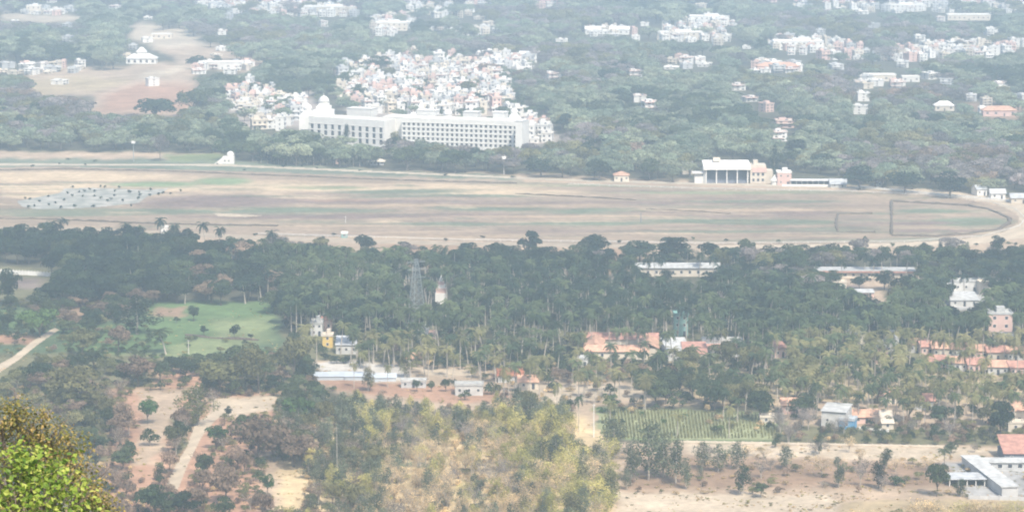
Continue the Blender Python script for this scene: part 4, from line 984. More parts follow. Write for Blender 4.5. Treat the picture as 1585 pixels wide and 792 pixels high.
def house(px, py, w, d, h, label, wall='white', roof='flat', rmat='whiteroof', rz=0, rh=2.2, wins=3, storeys=1, door=True, name='house', cat='house', group=None, e=.6, win=(1.1, 1.2)):
    """(px,py): foot of the front wall's middle; w, d, h in metres"""
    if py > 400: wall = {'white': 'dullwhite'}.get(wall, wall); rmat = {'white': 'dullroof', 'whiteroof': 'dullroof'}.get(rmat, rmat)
    r, s = bld(px, py, rz, label, cat, name, group)
    b = MB(); b.box(-w / 2, w / 2, 0, d, 0, h)
    if roof == 'gable':
        for sx in (-w / 2, w / 2): b.add([(sx, 0, h), (sx, d, h), (sx, d / 2, h + rh * .9)], [(0, 1, 2)])
    b.build('wall', M[wall], r)
    rb = MB()
    if roof == 'gable': rb.gable(-w / 2, w / 2, 0, d, h + .13 - rh * e / (d / 2) * .0, rh, e)
    elif roof == 'hip': rb.hip(-w / 2, w / 2, 0, d, h + .02, rh, e)
    elif roof == 'lean': rb.add([(-w/2-.3, -.5, h + .05), (w/2+.3, -.5, h + .05), (w/2+.3, d+.3, h + rh), (-w/2-.3, d+.3, h + rh), (-w/2-.3, -.5, h + .17), (w/2+.3, -.5, h + .17), (w/2+.3, d+.3, h + rh+.12), (-w/2-.3, d+.3, h + rh+.12)], [(3, 2, 1, 0), (4, 5, 6, 7), (0, 1, 5, 4), (1, 2, 6, 5), (2, 3, 7, 6), (3, 0, 4, 7)])
    else:
        rb.box(-w / 2 - .25, w / 2 + .25, -.25, d + .25, h, h + .25)
        for (a0, a1, b0, b1) in ((-w/2-.25, w/2+.25, -.25, 0), (-w/2-.25, w/2+.25, d, d+.25), (-w/2-.25, -w/2, 0, d), (w/2, w/2+.25, 0, d)): rb.box(a0, a1, b0, b1, h + .25, h + .85)
        if storeys > 1: rb.box(-w * .1, w * .25, d * .45, d * .85, h + .25, h + 2.4)
    rb.build('roof', M[rmat], r)
    fh = h / storeys
    for j in range(storeys):
        for i in range(wins):
            x = -w / 2 + w * (i + .5) / wins
            if door and j == 0 and i == wins // 2:
                db = MB(); db.box(-.5, .5, -.05, .02, 0, min(2.1, fh * .8)); o = db.build('door', M['dark'], r); o.location = (x, 0, 0); continue
            o = obj('window', framed(*win), r); o.location = (x, 0, j * fh + fh * .38)
    return r
PI = math.pi
# --- palace
def wing(parent, x0, y0, ang, L, cols, rows, floor, z0, ww, wh, depth, top, sub=None):
    """one facade with real openings between piers and bands, its panes set back; returned object is the wall"""
    b = MB(); pitch = L / cols; dp = .55
    b.box(0, L, 0, dp, 0, z0)
    for j in range(rows):
        zb = z0 + j * floor
        for i in range(cols + 1):
            a0 = 0 if i == 0 else i * pitch - (pitch - ww) / 2; a1 = L if i == cols else i * pitch + (pitch - ww) / 2
            b.box(a0, a1, 0, dp, zb, zb + wh)
        b.box(0, L, 0, dp, zb + wh, zb + floor if j < rows - 1 else top)
        b.box(0, L, -.22, -.003, zb + wh + .15, zb + wh + .42)
    b.box(0, L, dp, depth, 0, top - 1.0)
    b.box(0, L, depth - .3, depth, top - 1.0, top); b.box(0, .3, dp, depth - .3, top - 1.0, top); b.box(L - .3, L, dp, depth - .3, top - 1.0, top)
    w = b.build('wall', M['white'], parent); w.location = (x0, y0, 0); w.rotation_euler = (0, 0, ang)
    pm = pane_mesh(ww, wh, .08)
    for j in range(rows):
        for i in range(cols):
            o = obj('window', pm, parent); lx = (i + .5) * pitch
            o.location = (x0 + math.cos(ang) * lx - math.sin(ang) * .42, y0 + math.sin(ang) * lx + math.cos(ang) * .42, z0 + j * floor); o.rotation_euler = (0, 0, ang)
    return w
gx, gy, _ = at(478, 222); S_ = proj(gx, gy)[2]
pal = empty('palace', (gx, gy, 0), 0, 'long white many windowed palace with domes behind the race course', 'palace')
L1 = (598 - 478) * S_ / math.cos(.50)
wing(pal, 0, 0, -.50, L1, 11, 3, 3.9, 2.2, 2.3, 3.1, 16, 17.8)
x2, y2 = at(622, 228)[:2]; x2 -= gx; y2 -= gy
L2 = (806 - 622) * S_ / math.cos(.30)
wing(pal, x2, y2, -.30, L2, 25, 5, 3.0, 2.2, 1.7, 1.75, 15, 19.2)
def pbox(name, x, y, ang, w, d, z0, z1, m='white'):
    b = MB(); b.box(-w / 2, w / 2, 0, d, z0, z1); b.box(-w / 2 - .3, w / 2 + .3, -.3, d + .3, z1, z1 + .4)
    o = b.build(name, M[m], pal); o.location = (x, y, 0); o.rotation_euler = (0, 0, ang); return o
def loc(px, py): x, y, _ = at(px, py); return x - gx, y - gy
cx, cy = loc(610, 226); pbox('central_block', cx, cy, -.38, 15, 16, 0, 18.5)
cx, cy = loc(474, 216); pbox('corner_tower', cx, cy, -.5, 9, 9, 0, 18.4)
cx, cy = loc(803, 238); pbox('corner_tower', cx, cy, -.3, 4.5, 10, 0, 20.5)
for (a, b_, w_, d_, z1) in ((556, 214, 18, 9, 19.5), (660, 220, 13, 8, 20.5), (728, 224, 10, 8, 21), (772, 226, 8, 8, 21.5)):
    cx, cy = loc(a, b_); pbox('rooftop_storey', cx, cy, -.4 if a < 600 else -.3, w_, d_, 14.5 if a < 600 else 17.5, z1)
def dome(px, pytop, r, base_py, tall=1.0):
    """a turret with a drum and dome; base_py: picture row of its foot"""
    x, y = loc(px, base_py); s = proj(x + gx, y + gy)[2]; zt = (base_py - pytop) * s / ct
    b = MB(); z1 = zt - r * 1.9; z0 = 8
    b.box(x - r * 1.05, x + r * 1.05, y - r * 1.05, y + r * 1.05, z0, z1)
    b.box(x - r * 2.0, x + r * 2.0, y - r * 2.0, y + r * 2.0, z0 - .01, z1 - r * 1.3); b.box(x - r * 1.45, x + r * 1.45, y - r * 1.45, y + r * 1.45, z1 - r * 1.3, z1 - r * .5)
    tw = b.build('turret', M['white'], pal)
    b = MB(); prof = [(r * 1.0, z1), (r * 1.0, z1 + r * .35), (r * 1.08, z1 + r * .4)] + [(r * 1.08 * math.cos(t), z1 + r * .4 + r * 1.1 * math.sin(t)) for t in np.linspace(.1, 1.45, 7)] + [(.12, zt - .3), (.05, zt + .8)]
    b.lathe(prof, x, y, 16); b.build('dome', M['white'], pal, True)
dome(502, 146, 3.3, 219); dome(477, 159, 2.7, 218); dome(693, 168, 2.6, 222); dome(640, 172, 2.0, 222); dome(796, 166, 2.2, 230); dome(652, 160, 1.9, 218)

# --- grandstand
r, s = bld(1125, 284, 0, 'white roofed racecourse grandstand with dark open seating and columns', 'grandstand', 'grandstand')
b = MB()
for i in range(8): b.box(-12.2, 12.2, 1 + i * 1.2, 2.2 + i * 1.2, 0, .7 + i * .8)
b.build('seating', M['darkgrey'], r)
b = MB(); b.box(-12.6, 12.6, 10.9, 11.5, 0, 9.2); b.box(-13.4, -12.6, .5, 11.5, 0, 9.0); b.build('rear_wall', M['greywall'], r)
for i in range(5):
    b = MB(); b.box(-.3, .3, 0, .6, 0, 8.1); o = b.build('column', M['white'], r); o.location = (-12 + i * 6, -.2, 0)
b = MB(); b.add([(-13.6, -1.5, 8.1), (13.4, -1.5, 8.1), (13.4, 12, 11.0), (-13.6, 12, 11.0), (-13.6, -1.5, 10.1), (13.4, -1.5, 10.1), (13.4, 12, 12.2), (-13.6, 12, 12.2)], [(3, 2, 1, 0), (4, 5, 6, 7), (0, 1, 5, 4), (1, 2, 6, 5), (2, 3, 7, 6), (3, 0, 4, 7)])
b.build('roof', M['white'], r)
b = MB(); b.box(-7.5, -3.5, 6, 10, 12.0, 14.0); b.build('rooftop_box', M['cream'], r)
b = MB(); b.box(13.5, 22.5, 0, 11, 0, 10.6); b.box(15.5, 18.0, 3, 8, 10.6, 13); b.box(22.5, 26.5, 1, 9, 0, 7.5); b.build('office_block', M['cream'], r)
b = MB(); b.box(14.5, 22.8, -.4, -.003, 6.5, 9.3); b.build('balcony', M['pinkwall'], r)
for i in range(3):
    for j in range(2):
        o = obj('window', framed(1.5, 1.8), r); o.location = (15.3 + i * 2.7, 0, 1.2 + j * 3.2)
b = MB(); b.box(-18.5, -13.6, 1, 6, 0, 4.2); b.box(-19.8, -13.7, -.5, 7, 5.8, 6.3); b.box(-18.5, -14, 2, 5, 4.2, 5.8); b.build('side_annexe', M['white'], r)
# shed next to it, cottage, tent
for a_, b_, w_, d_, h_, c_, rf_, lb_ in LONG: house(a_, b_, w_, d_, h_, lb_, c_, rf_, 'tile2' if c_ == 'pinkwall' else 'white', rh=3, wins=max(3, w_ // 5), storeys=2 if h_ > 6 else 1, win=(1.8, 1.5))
house(1214, 287, 8, 8, 7.2, 'pink plastered two storey cottage just beyond the grandstand', 'pinkwall', 'flat', 'white', wins=2, storeys=2)
r, s = bld(1254, 288, -.05, 'long low white open stable beside the pink cottage', 'stable', 'stable')
b = MB(); b.box(-11, 11, 6.5, 7, 0, 3); b.build('rear_wall', M['darkgrey'], r)
b = MB(); b.box(-11.5, 11.5, -.6, 7.4, 3.0, 3.3); b.build('roof', M['whiteroof'], r)
for i in range(8):
    b = MB(); b.box(-.12, .12, 0, .24, 0, 3.0); o = b.build('post', M['white'], r); o.location = (-11 + i * 3.14, 0, 0)
b = MB(); b.box(-16, 12, -1.6, -1.2, 0, 1.1); b.build('low_wall', M['white'], r)
house(1298, 290, 9, 9, 1.8, 'small pale gabled shed at the end of the long low stable', 'greywall', 'gable', 'tin', rh=2.6, wins=2, name='shed', cat='shed')
r, s = bld(1199, 286, 0, 'white domed tent between the grandstand and pink cottage', 'tent', 'tent')
b = MB(); b.lathe([(1.9, 0), (1.9, 2.6), (2.6, 2.5), (1.6, 4.0), (.5, 5.3), (.05, 6)], n=8); b.build('canopy', M['white'], r)
house(962, 281, 8.5, 8, 3.6, 'orange roofed cottage beside dark trees along the race course', 'cream', 'hip', 'tile2', rh=2.0, wins=3)
house(1064, 270, 6, 8, 6.2, 'small white roofed building half hidden in trees near the grandstand', 'cream', 'flat', 'whiteroof', wins=2)
house(1470, 268, 13, 12, 5, 'long pale roof showing between trees beyond the track bend', 'cream', 'lean', 'whiteroof', rh=2, wins=3)
house(1500, 270, 9, 9, 3, 'dusty brown low roof next to the long pale roof', 'pinkwall', 'hip', 'tile2', wins=2)
house(1362, 289, 3.4, 3.4, 2.2, 'small white pump house before dark trees by the track', 'white', 'hip', 'white', rh=1.6, wins=1, name='hut', cat='hut', door=False)
house(1520, 303, 6, 7, 3.6, 'white walled house behind the outer bend of the track', 'white', 'gable', 'tin', wins=2, rz=.3)
house(1545, 308, 8, 7, 3.0, 'grey roofed shed amid trees at the outer bend', 'white', 'gable', 'greywall', wins=2, name='shed', cat='shed')
house(1578, 315, 9, 7, 3.0, 'cream shed at the outermost track bend', 'cream', 'gable', 'tin', wins=2, name='shed', cat='shed')
# pavilion, dome hut
house(583, 256, 8.5, 7, 2.2, 'cream hip roofed pavilion beside the avenue of slim trees', 'greywall', 'hip', 'cream', rh=1.9, wins=4, name='pavilion', cat='pavilion', e=.9)
house(523, 254, 2.6, 2.6, 3.0, 'tiny orange topped kiosk among the avenue trees', 'pinkwall', 'flat', 'tile2', wins=1, name='kiosk', cat='kiosk', door=False)
r, s = bld(352, 254, 0, 'white sloped building with a rounded dome at the wood edge', 'building', 'domed_building')
b = MB(); b.box(-3, 4, 0, 6, 0, 4.4); b.add([(-8, 0, 0), (-3.01, 0, 0), (-3.01, 0, 4), (-8, 6, 0), (-3.01, 6, 0), (-3.01, 6, 4)], [(0, 1, 2), (5, 4, 3), (0, 2, 5, 3), (1, 4, 5, 2)]); b.build('wall', M['white'], r)
b = MB(); b.lathe([(2.2, 4.4), (2.3, 5.4)] + [(2.3 * math.cos(t), 5.4 + 2.2 * math.sin(t)) for t in np.linspace(.1, 1.5, 6)], 1.6, 3, 14); b.build('dome', M['white'], r, True)
for i in range(2): o = obj('window', framed(1, 1.3), r); o.location = (-1.5 + 2.4 * i, 0, 1.4)
# white pavilion on the bare hill
r, s = bld(218, 99, 0, 'white stepped pavilion with pyramid roofs standing over the bare slope', 'pavilion', 'stepped_pavilion')
b = MB(); b.box(-13, 13, 0, 14, 0, 4.5); b.build('wall', M['white'], r)
b = MB(); b.hip(-13, 13, 0, 14, 4.6, 4.2, .8); b.build('roof', M['white'], r)
b = MB(); b.box(-4, 4, 4, 10, 6.5, 10); b.hip(-4, 4, 4, 10, 10.01, 4, .7); b.build('lantern', M['white'], r)
for i in range(5): o = obj('window', framed(2.2, 2.6), r); o.location = (-10.4 + 5.2 * i, 0, .9)
# --- middle distance
r, s = bld(1048, 428, 0, 'long white roofed building half hidden by dark trees under the race course', 'building', 'long_building')
b = MB(); b.box(-19, 19, 0, 10, 0, 4); b.build('wall', M['cream'], r)
b = MB(); b.gable(-19, 19, 0, 10, 4.1, 1.6, .8); b.build('roof', M['dullroof'], r)
for i in range(10): o = obj('window', framed(1.3, 1.6), r); o.location = (-17 + 3.8 * i, 0, 1.3)
r, s = bld(1340, 430, -.03, 'long cream schoolhouse with a red edged roof facing the tan yard', 'school', 'schoolhouse')
b = MB(); b.box(-22, 22, 0, 9, 0, 2.6); b.build('wall', M['cream'], r)
b = MB(); b.box(-22.8, 22.8, -1.2, 9.5, 3.31, 3.6); b.build('roof', M['dullroof'], r)
b = MB(); b.box(-22.8, 22.8, -1.25, -.9, 2.6, 3.3); b.box(21, 22.8, -.9, 9, 2.6, 3.3); b.build('fascia', M['tile'], r)
for i in range(12): o = obj('window', framed(1.3, 1.3), r); o.location = (-20 + 3.6 * i, 0, .7)
house(1300, 446, 6, 5, 2.4, 'tiny cream hut beside the palm in the tan yard', 'cream', 'flat', 'cream', wins=2, name='hut', cat='hut')
house(1335, 460, 10, 5, 2.0, 'low white awning building in the tan yard', 'pinkwall', 'lean', 'whiteroof', rh=.8, wins=3, name='awning_shed', cat='shed')
house(1493, 474, 12, 13, 2.6, 'pale sheet roofed hall sloping toward the dark trees', 'white', 'lean', 'whiteroof', rh=1.6, wins=3)
house(1508, 452, 18, 6, 4.6, 'white red trimmed building behind the pale sheet roofed hall', 'white', 'flat', 'white', wins=5)
house(1530, 456, 8, 6, 5.0, 'cream block next to the white red trimmed building', 'cream', 'flat', 'cream', wins=2)
house(1576, 458, 8, 7, 6, 'pinkish house at the wood edge far from the dome tree', 'pinkwall', 'flat', 'white', wins=2, storeys=2)
house(1548, 524, 9.5, 9, 9.8, 'pink two storey house with white terrace among dark trees', 'pinkwall', 'flat', 'whiteroof', wins=2, storeys=3, win=(1.4, 1.4))
house(1553, 529, 8, 3.4, 2.6, 'white porch building at the foot of the pink house', 'white', 'flat', 'white', wins=3, name='porch_building', cat='building')
house(1054, 520, 5.5, 6, 8.6, 'teal house standing between the grove and the red roofs', 'teal', 'flat', 'teal', wins=2, storeys=3)
# red courtyard house
r, s = bld(962, 556, -.04, 'red tiled courtyard house with four pitched ranges', 'house', 'courtyard_house')
s_w, s_d = 26, 32
for nm_, (x0, x1, y0, y1, turn) in dict(front=(-14, 10, 0, 7, 0), back=(-14, 14, 26, 33, 0)).items():
    b = MB(); b.box(x0, x1, y0, y1, 0, 3); b.build('wall', M['cream'], r); b = MB(); b.gable(x0, x1, y0, y1, 3.13, 2.0, .7); b.build('roof', M['tile2' if nm_ == 'front' else 'tile'], r)
for (cxx, ln) in ((-10.5, 19), (10.5, 19)):
    b = MB(); b.box(-ln / 2, ln / 2, 0, 7, 0, 3); o = b.build('wall', M['cream'], r); o.location = (cxx + 3.5, 16.5, 0); o.rotation_euler = (0, 0, PI / 2)
    b = MB(); b.gable(-ln / 2, ln / 2, 0, 7, 3.1, 2.0, .6); o = b.build('roof', M['tile2'], r); o.location = (cxx + 3.5, 16.5, 0); o.rotation_euler = (0, 0, PI / 2)
for i in range(5): o = obj('window', framed(1.2, 1.3), r); o.location = (-12 + 4.6 * i, 0, 1)
b = MB(); b.box(9.8, 10.9, -.05, .02, 0, 2.1); 
house(1052, 558, 9, 16, 3.4, 'house with grey white sheet roof next to the red courtyard house', 'white', 'lean', 'whiteroof', rh=2.6, wins=3, rz=.12)
house(1076, 560, 9, 12, 3.2, 'house with red lean-to roof in the middle of the white roofed ones', 'cream', 'lean', 'tile', rh=2.4, wins=3)
house(1118, 552, 13, 7, 2.8, 'low house with dusty pink roof beyond the red lean-to', 'white', 'gable', 'tile', rh=1.6, wins=5)
house(1118, 545, 15, 5, 4.4, 'white terrace house behind the dusty pink roof', 'white', 'flat', 'whiteroof', wins=5)
house(1208, 553, 5, 8, 3.6, 'narrow red gabled house by the end of the lane of roofs', 'pinkwall', 'gable', 'tile', rh=2, wins=2, rz=.5)
RR = [(1420, 546, 'first'), (1440, 549, 'second'), (1460, 552, 'third'), (1486, 553, 'fourth'), (1515, 556, 'fifth'), (1545, 558, 'sixth'), (1572, 559, 'seventh')]
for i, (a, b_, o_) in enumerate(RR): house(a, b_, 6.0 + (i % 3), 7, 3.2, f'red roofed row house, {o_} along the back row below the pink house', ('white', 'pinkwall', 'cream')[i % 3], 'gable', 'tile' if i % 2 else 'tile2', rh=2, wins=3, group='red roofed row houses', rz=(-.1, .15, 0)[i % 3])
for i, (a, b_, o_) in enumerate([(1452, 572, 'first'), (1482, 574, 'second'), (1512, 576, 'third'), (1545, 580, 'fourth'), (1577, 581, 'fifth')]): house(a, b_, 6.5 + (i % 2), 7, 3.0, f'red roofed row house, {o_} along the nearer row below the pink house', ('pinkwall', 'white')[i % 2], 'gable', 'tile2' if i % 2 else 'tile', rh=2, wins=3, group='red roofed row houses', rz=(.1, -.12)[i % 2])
for i, (a, b_, c_) in enumerate([(1296, 528, 'pinkwall'), (1326, 540, 'cream'), (1381, 546, 'greywall'), (1362, 562, 'pinkwall')]):
    house(a, b_, 5 + i % 2, 6, 6, ('small pink house behind palms past the narrow red gable', 'cream topped house in the palms between pink and grey houses', 'tall grey house standing in the palms before the row houses', 'faded pink house low among the nearer palms')[i], c_, 'flat', 'white' if i != 2 else 'tin', wins=2, storeys=2)
# west cluster
house(490, 520, 4.6, 8, 5.0, 'white house with a water tank beside the yellow house', 'white', 'flat', 'white', wins=2, storeys=2)
house(500, 512, 7, 6, 4.2, 'pink terrace house behind the yellow one', 'pinkwall', 'flat', 'tile', wins=3)
house(507, 538, 4.0, 5, 4.6, 'narrow yellow ochre house by the grove', 'yellow', 'flat', 'cream', wins=1, storeys=2, door=False)
house(536, 548, 8, 7, 3.6, 'grey roofed white hut in front of the palms by the yellow house', 'white', 'lean', 'tin', rh=2.4, wins=3, door=False)
house(655, 535, 4, 5, 5.5, 'white ruin like small house among the olive palms', 'white', 'flat', 'white', wins=2, storeys=2)
house(668, 533, 3.4, 4, 4.2, 'tiny pink house beside the white ruin like one', 'pinkwall', 'flat', 'pinkwall', wins=1)
house(642, 562, 6, 4, 1.8, 'low terracotta roofed hut by the bare plot', 'cream', 'gable', 'tile2', wins=2, name='hut', cat='hut')
house(726, 612, 10, 5, 3.6, 'white walled hut with one dark window on the orange soil', 'white', 'flat', 'white', wins=3, door=False, name='hut', cat='hut')
house(640, 600, 9, 4, 2.2, 'low lilac grey shed on the bare plot', 'greywall', 'flat', 'white', wins=3, name='shed', cat='shed')
house(900, 568, 5, 5, 3, 'small white hut in front of the red courtyard house', 'white', 'flat', 'white', wins=2, name='hut', cat='hut')
house(790, 592, 9, 6, 2.6, 'brown roofed hut among palms by the bare plots', 'greywall', 'gable', 'rust', wins=2, name='hut', cat='hut')
house(818, 602, 7, 5, 2.6, 'orange roofed hut next to the brown roofed one', 'cream', 'gable', 'tile2', wins=2, name='hut', cat='hut')
# shrine
r, s = bld(683, 470, 0, 'small pink shrine tower with white finial rising out of the palm grove', 'shrine', 'shrine')
for i, (w_, z0, z1, c_) in enumerate(((5, 0, 5, 'white'), (4.2, 5, 7, 'pinkwall'), (3.4, 7, 8.4, 'white'), (2.6, 8.4, 9.8, 'pinkwall'), (1.6, 9.8, 11, 'white'))):
    b = MB(); b.box(-w_ / 2, w_ / 2, -w_ / 2, w_ / 2, z0, z1); b.build('tier', M[c_], r)
b = MB(); b.lathe([(.5, 11), (.3, 12), (.05, 13)], n=8); b.build('finial', M['white'], r)
# bottom right
r = house(1290, 662, 8.5, 9, 5.6, 'cream bungalow with pale blue side and white roof past the crop field', 'white', 'lean', 'whiteroof', rh=1.2, wins=2, rz=-.35, win=(1.0, 1.1))
house(1310, 664, 5, 5, 3, 'pale blue outhouse joined to the cream bungalow', 'blue', 'flat', 'plastic', wins=1, rz=-.35, name='outhouse', cat='shed', door=False)  # solid blue box at the bungalow's bluish side
house(1342, 655, 9, 5, 2.2, 'low orange roofed hut beside the cream bungalow', 'pinkwall', 'gable', 'tile2', wins=3, name='hut', cat='hut')
house(1374, 664, 4, 7, 2.0, 'cream leaning sheet hut beside the orange roofed hut', 'cream', 'lean', 'cream', rh=3, wins=1, door=False, name='hut', cat='hut')
house(1376, 625, 6, 5, 3, 'small terracotta hut among palms behind the leaning sheet hut', 'cream', 'gable', 'tile2', wins=2, name='hut', cat='hut')
house(1430, 634, 7, 5, 3.2, 'terracotta hut with dark front among palms towards the big dark tree', 'greywall', 'gable', 'tile', wins=2, name='hut', cat='hut')
house(1226, 640, 7, 5, 3.0, 'pinkish hut among trees behind the crop field end', 'pinkwall', 'gable', 'tile2', wins=2, name='hut', cat='hut')
house(1195, 655, 8, 4, 2.0, 'low sandy shed beside the round tree at the crop field', 'cream', 'flat', 'cream', wins=2, name='shed', cat='shed')
house(1578, 655, 9, 9, 4.5, 'orange hip roofed house behind the big dark tree', 'cream', 'hip', 'tile2', rh=2.6, wins=3)
house(1572, 668, 5, 3, 3.0, 'cream wall block before the orange hip roofed house', 'cream', 'flat', 'cream', wins=1, door=False, name='outhouse', cat='shed')
r = house(1590, 716, 15, 12, 3.0, 'red barn like shed with a large tin roof at the plot edge', 'darkgrey', 'lean', 'tile', rh=3.6, wins=3, name='barn', cat='barn', door=False)
# L-shaped white shed
r, s = bld(1563, 768, 0, 'white L-shaped shed with open bays beside the dusty yard', 'shed', 'l_shaped_shed')
b = MB(); b.box(-2.5, 2.5, 0, 42, 0, 3.0); w_ = b.build('wall', M['greywall'], r); w_.rotation_euler = (0, 0, .13)
b = MB(); b.box(-2.9, 2.9, -.4, 42.4, 3.0, 3.25); o = b.build('roof', M['dullroof'], r); o.rotation_euler = (0, 0, .13)
b = MB(); b.box(-6.2, 12, 34, 40, 0, 2.6); b.build('cross_wing', M['greywall'], r)
b = MB(); b.box(-6.6, 12.4, 33.5, 40.5, 2.6, 2.85); b.build('cross_roof', M['dullroof'], r)
for i in range(4): o = obj('window', framed(1.6, 1.4), r); o.location = (-.2 + i * 3.2, 34, .8)
r, s = bld(1497, 752, 0, 'low open cattle shed with a patchy grey roof beside the L-shaped shed', 'shed', 'cattle_shed')
b = MB(); b.box(-5.5, 5.5, 8, 8.3, 0, 2.2); b.build('rear_wall', M['greywall'], r)
b = MB(); b.box(-6, 6, -.5, 8.6, 2.2, 2.4); b.build('roof', M['tin'], r)
for i in range(5):
    b = MB(); b.box(-.12, .12, 0, .24, 0, 2.2); o = b.build('post', M['white'], r); o.location = (-5.4 + 2.7 * i, 0, 0)
# walls and fences
def wall_line(px0, py0, px1, py1, hgt, label, m='white', name='compound_wall', n=10, th=.25):
    x0, y0, _ = at(px0, py0); x1, y1, _ = at(px1, py1); L = math.hypot(x1 - x0, y1 - y0)
    r = empty(name, (x0, y0, 0), math.atan2(y1 - y0, x1 - x0), label, 'wall')
    b = MB(); b.box(0, L, 0, th, 0, hgt * .8); b.build('panel', M[m], r)
    for i in range(n + 1):
        b = MB(); b.box(-.2, .2, -.1, th + .1, 0, hgt); o = b.build('pillar', M[m], r); o.location = (i * L / n, 0, 0)
    return r
wall_line(-40, 421, 82, 428, 2.2, 'long white balustrade wall at the clearing edge of the dark wood', n=26)
wall_line(1328, 290, 1585, 314, 1.3, 'low pale wall running round the outside of the track bend', n=24)
wall_line(1500, 772, 1640, 776, 1.5, 'dusty compound wall before the white L-shaped shed', 'greywall', n=9)
wall_line(1375, 668, 1330, 664, 1.0, 'short white garden wall beside the orange roofed hut', n=4)
wall_line(1050, 684, 1480, 692, .7, 'low earth bank wall along the bare far strip', 'cream', n=30)
# hedges (dark lines on the course)
def hedge(pts, label, hgt=1.1, wd=2.2):
    P = [at(a, b)[:2] for a, b in pts]; b = MB()
    g = np.random.default_rng(int(pts[0][0]) + 207); Q = []
    for (x0, y0), (x1, y1) in zip(P[:-1], P[1:]):
        L = math.hypot(x1 - x0, y1 - y0); n = max(1, int(L / 3.5))
        for i in range(n): Q.append((x0 + (x1 - x0) * i / n, y0 + (y1 - y0) * i / n))
    Q.append(P[-1]); c = Vector((Q[0][0], Q[0][1], 0)); V = []; Fc = []
    for i, (x, y) in enumerate(Q):
        j0, j1 = max(i - 1, 0), min(i + 1, len(Q) - 1); d = Vector((Q[j1][0] - Q[j0][0], Q[j1][1] - Q[j0][1], 0)).normalized(); nrm = Vector((-d.y, d.x, 0))
        h_ = hgt * g.uniform(.35, 1.15); w_ = wd * g.uniform(.35, .62)
        for o_, z in ((-w_, -.1), (-w_ * .8, h_ * .8), (0, h_), (w_ * .8, h_ * .75), (w_, -.1)): V.append(Vector((x, y, z)) + nrm * o_ - c)
    for i in range(len(Q) - 1):
        for k in range(4): a = i * 5 + k; Fc.append((a, a + 5, a + 6, a + 1))
    b.add(V, Fc); o = b.build('hedge', M['hedge']); o.location = c; tag(o, label, 'hedge')
hedge([(-80, 265), (100, 262), (260, 265), (400, 271), (640, 280), (800, 284)], 'long thin dark hedge along the far side of the race course', .9)
hedge([(798, 300), (900, 305), (985, 310)], 'thin dark hedge on the pale sand of the course centre', .8, 1.6)
hedge([(1380, 312), (1380, 363)], 'dark hedge crossing the course beside the square field', 1.3, 1.6)
hedge([(1380, 312), (1440, 315), (1500, 319), (1530, 324), (1548, 331), (1563, 338), (1562, 346), (1545, 355), (1500, 362), (1450, 366), (1380, 365)], 'curving dark hedge inside the bend of the track', 1.2, 2.6)
hedge([(1350, 331), (1297, 331), (1294, 345), (1297, 359), (1355, 360)], 'dark hedge on three sides of the square field', 1.0, 1.6)
hedge([(-60, 338), (60, 339), (250, 347), (430, 350)], 'dark hedge at the near side of the course before the wood', 1.0, 2.2)
hedge([(288, 519), (330, 523), (400, 527)], 'dark ditch side hedge crossing the green field', 1.0, 1.6)
hedge([(1000, 324), (1080, 327), (1130, 331)], 'short faint hedge in the middle of the course', .6, 1.6)
# rails
def rail(pts, label, gap=6.0):
    P = [at(a, b)[:2] for a, b in pts]; r = empty('rail_fence', (P[0][0], P[0][1], 0), 0, label, 'fence'); rb = MB(); pb = MB()
    for (x0, y0), (x1, y1) in zip(P[:-1], P[1:]):
        a = (x0 - P[0][0], y0 - P[0][1]); c = (x1 - P[0][0], y1 - P[0][1]); rb.bar((*a, 1.25), (*c, 1.25), .09); rb.bar((*a, .75), (*c, .75), .06)
        L = math.hypot(x1 - x0, y1 - y0)
        for i in range(int(L / gap)):
            t = i * gap / L; pb.bar((a[0] + (c[0] - a[0]) * t, a[1] + (c[1] - a[1]) * t, 0), (a[0] + (c[0] - a[0]) * t, a[1] + (c[1] - a[1]) * t, 1.25), .09)
    rb.build('rail', M['white'], r); o = pb.build('posts', M['white'], r); o['kind'] = 'stuff'
rail([(880, 287), (1090, 294), (1320, 298), (1440, 304), (1530, 314), (1572, 326), (1588, 340), (1578, 352), (1520, 368), (1400, 376), (1100, 379)], 'white running rail round the inside of the race track bend')
rail([(400, 364), (700, 373), (1100, 379)], 'white running rail along the near side of the course')
# crop rows
rr = empty('crop_rows', (*A(1060, 660), 0), 0, 'straight green planted rows filling the crop field', 'crops'); rr['kind'] = 'stuff'
g = np.random.default_rng(9); x0, y0 = A(1060, 660); Vs = []; Fs = []
for px in np.arange(930, 1196, 5.2):
    xt, yt = A(px, 634 + (px - 930) * .035); xb, yb = A(px + 6, 679)
    n = 60
    for i in range(n):
        t = (i + g.uniform(-.3, .3)) / n; x = xt + (xb - xt) * t; y = yt + (yb - yt) * t; h_ = g.uniform(.5, 1.5); w_ = g.uniform(.18, .42)
        if g.uniform() < .3 + .35 * (math.sin(x * .09) * math.sin(y * .05) > .1): continue
        o_ = len(Vs); Vs += [(x - w_ - x0, y - y0, .04), (x + w_ - x0, y + .2 - y0, .04), (x + w_ * .7 - x0, y + .1 - y0, h_), (x - w_ * .8 - x0, y - .1 - y0, h_ * .9)]; Fs.append((o_, o_ + 1, o_ + 2, o_ + 3))
cm = tone_mesh('row_plants', Vs, Fs, g.uniform(0, 1, len(Fs)), [FOL['olive']]); o = obj('row_plants', cm, rr); o['kind'] = 'stuff'
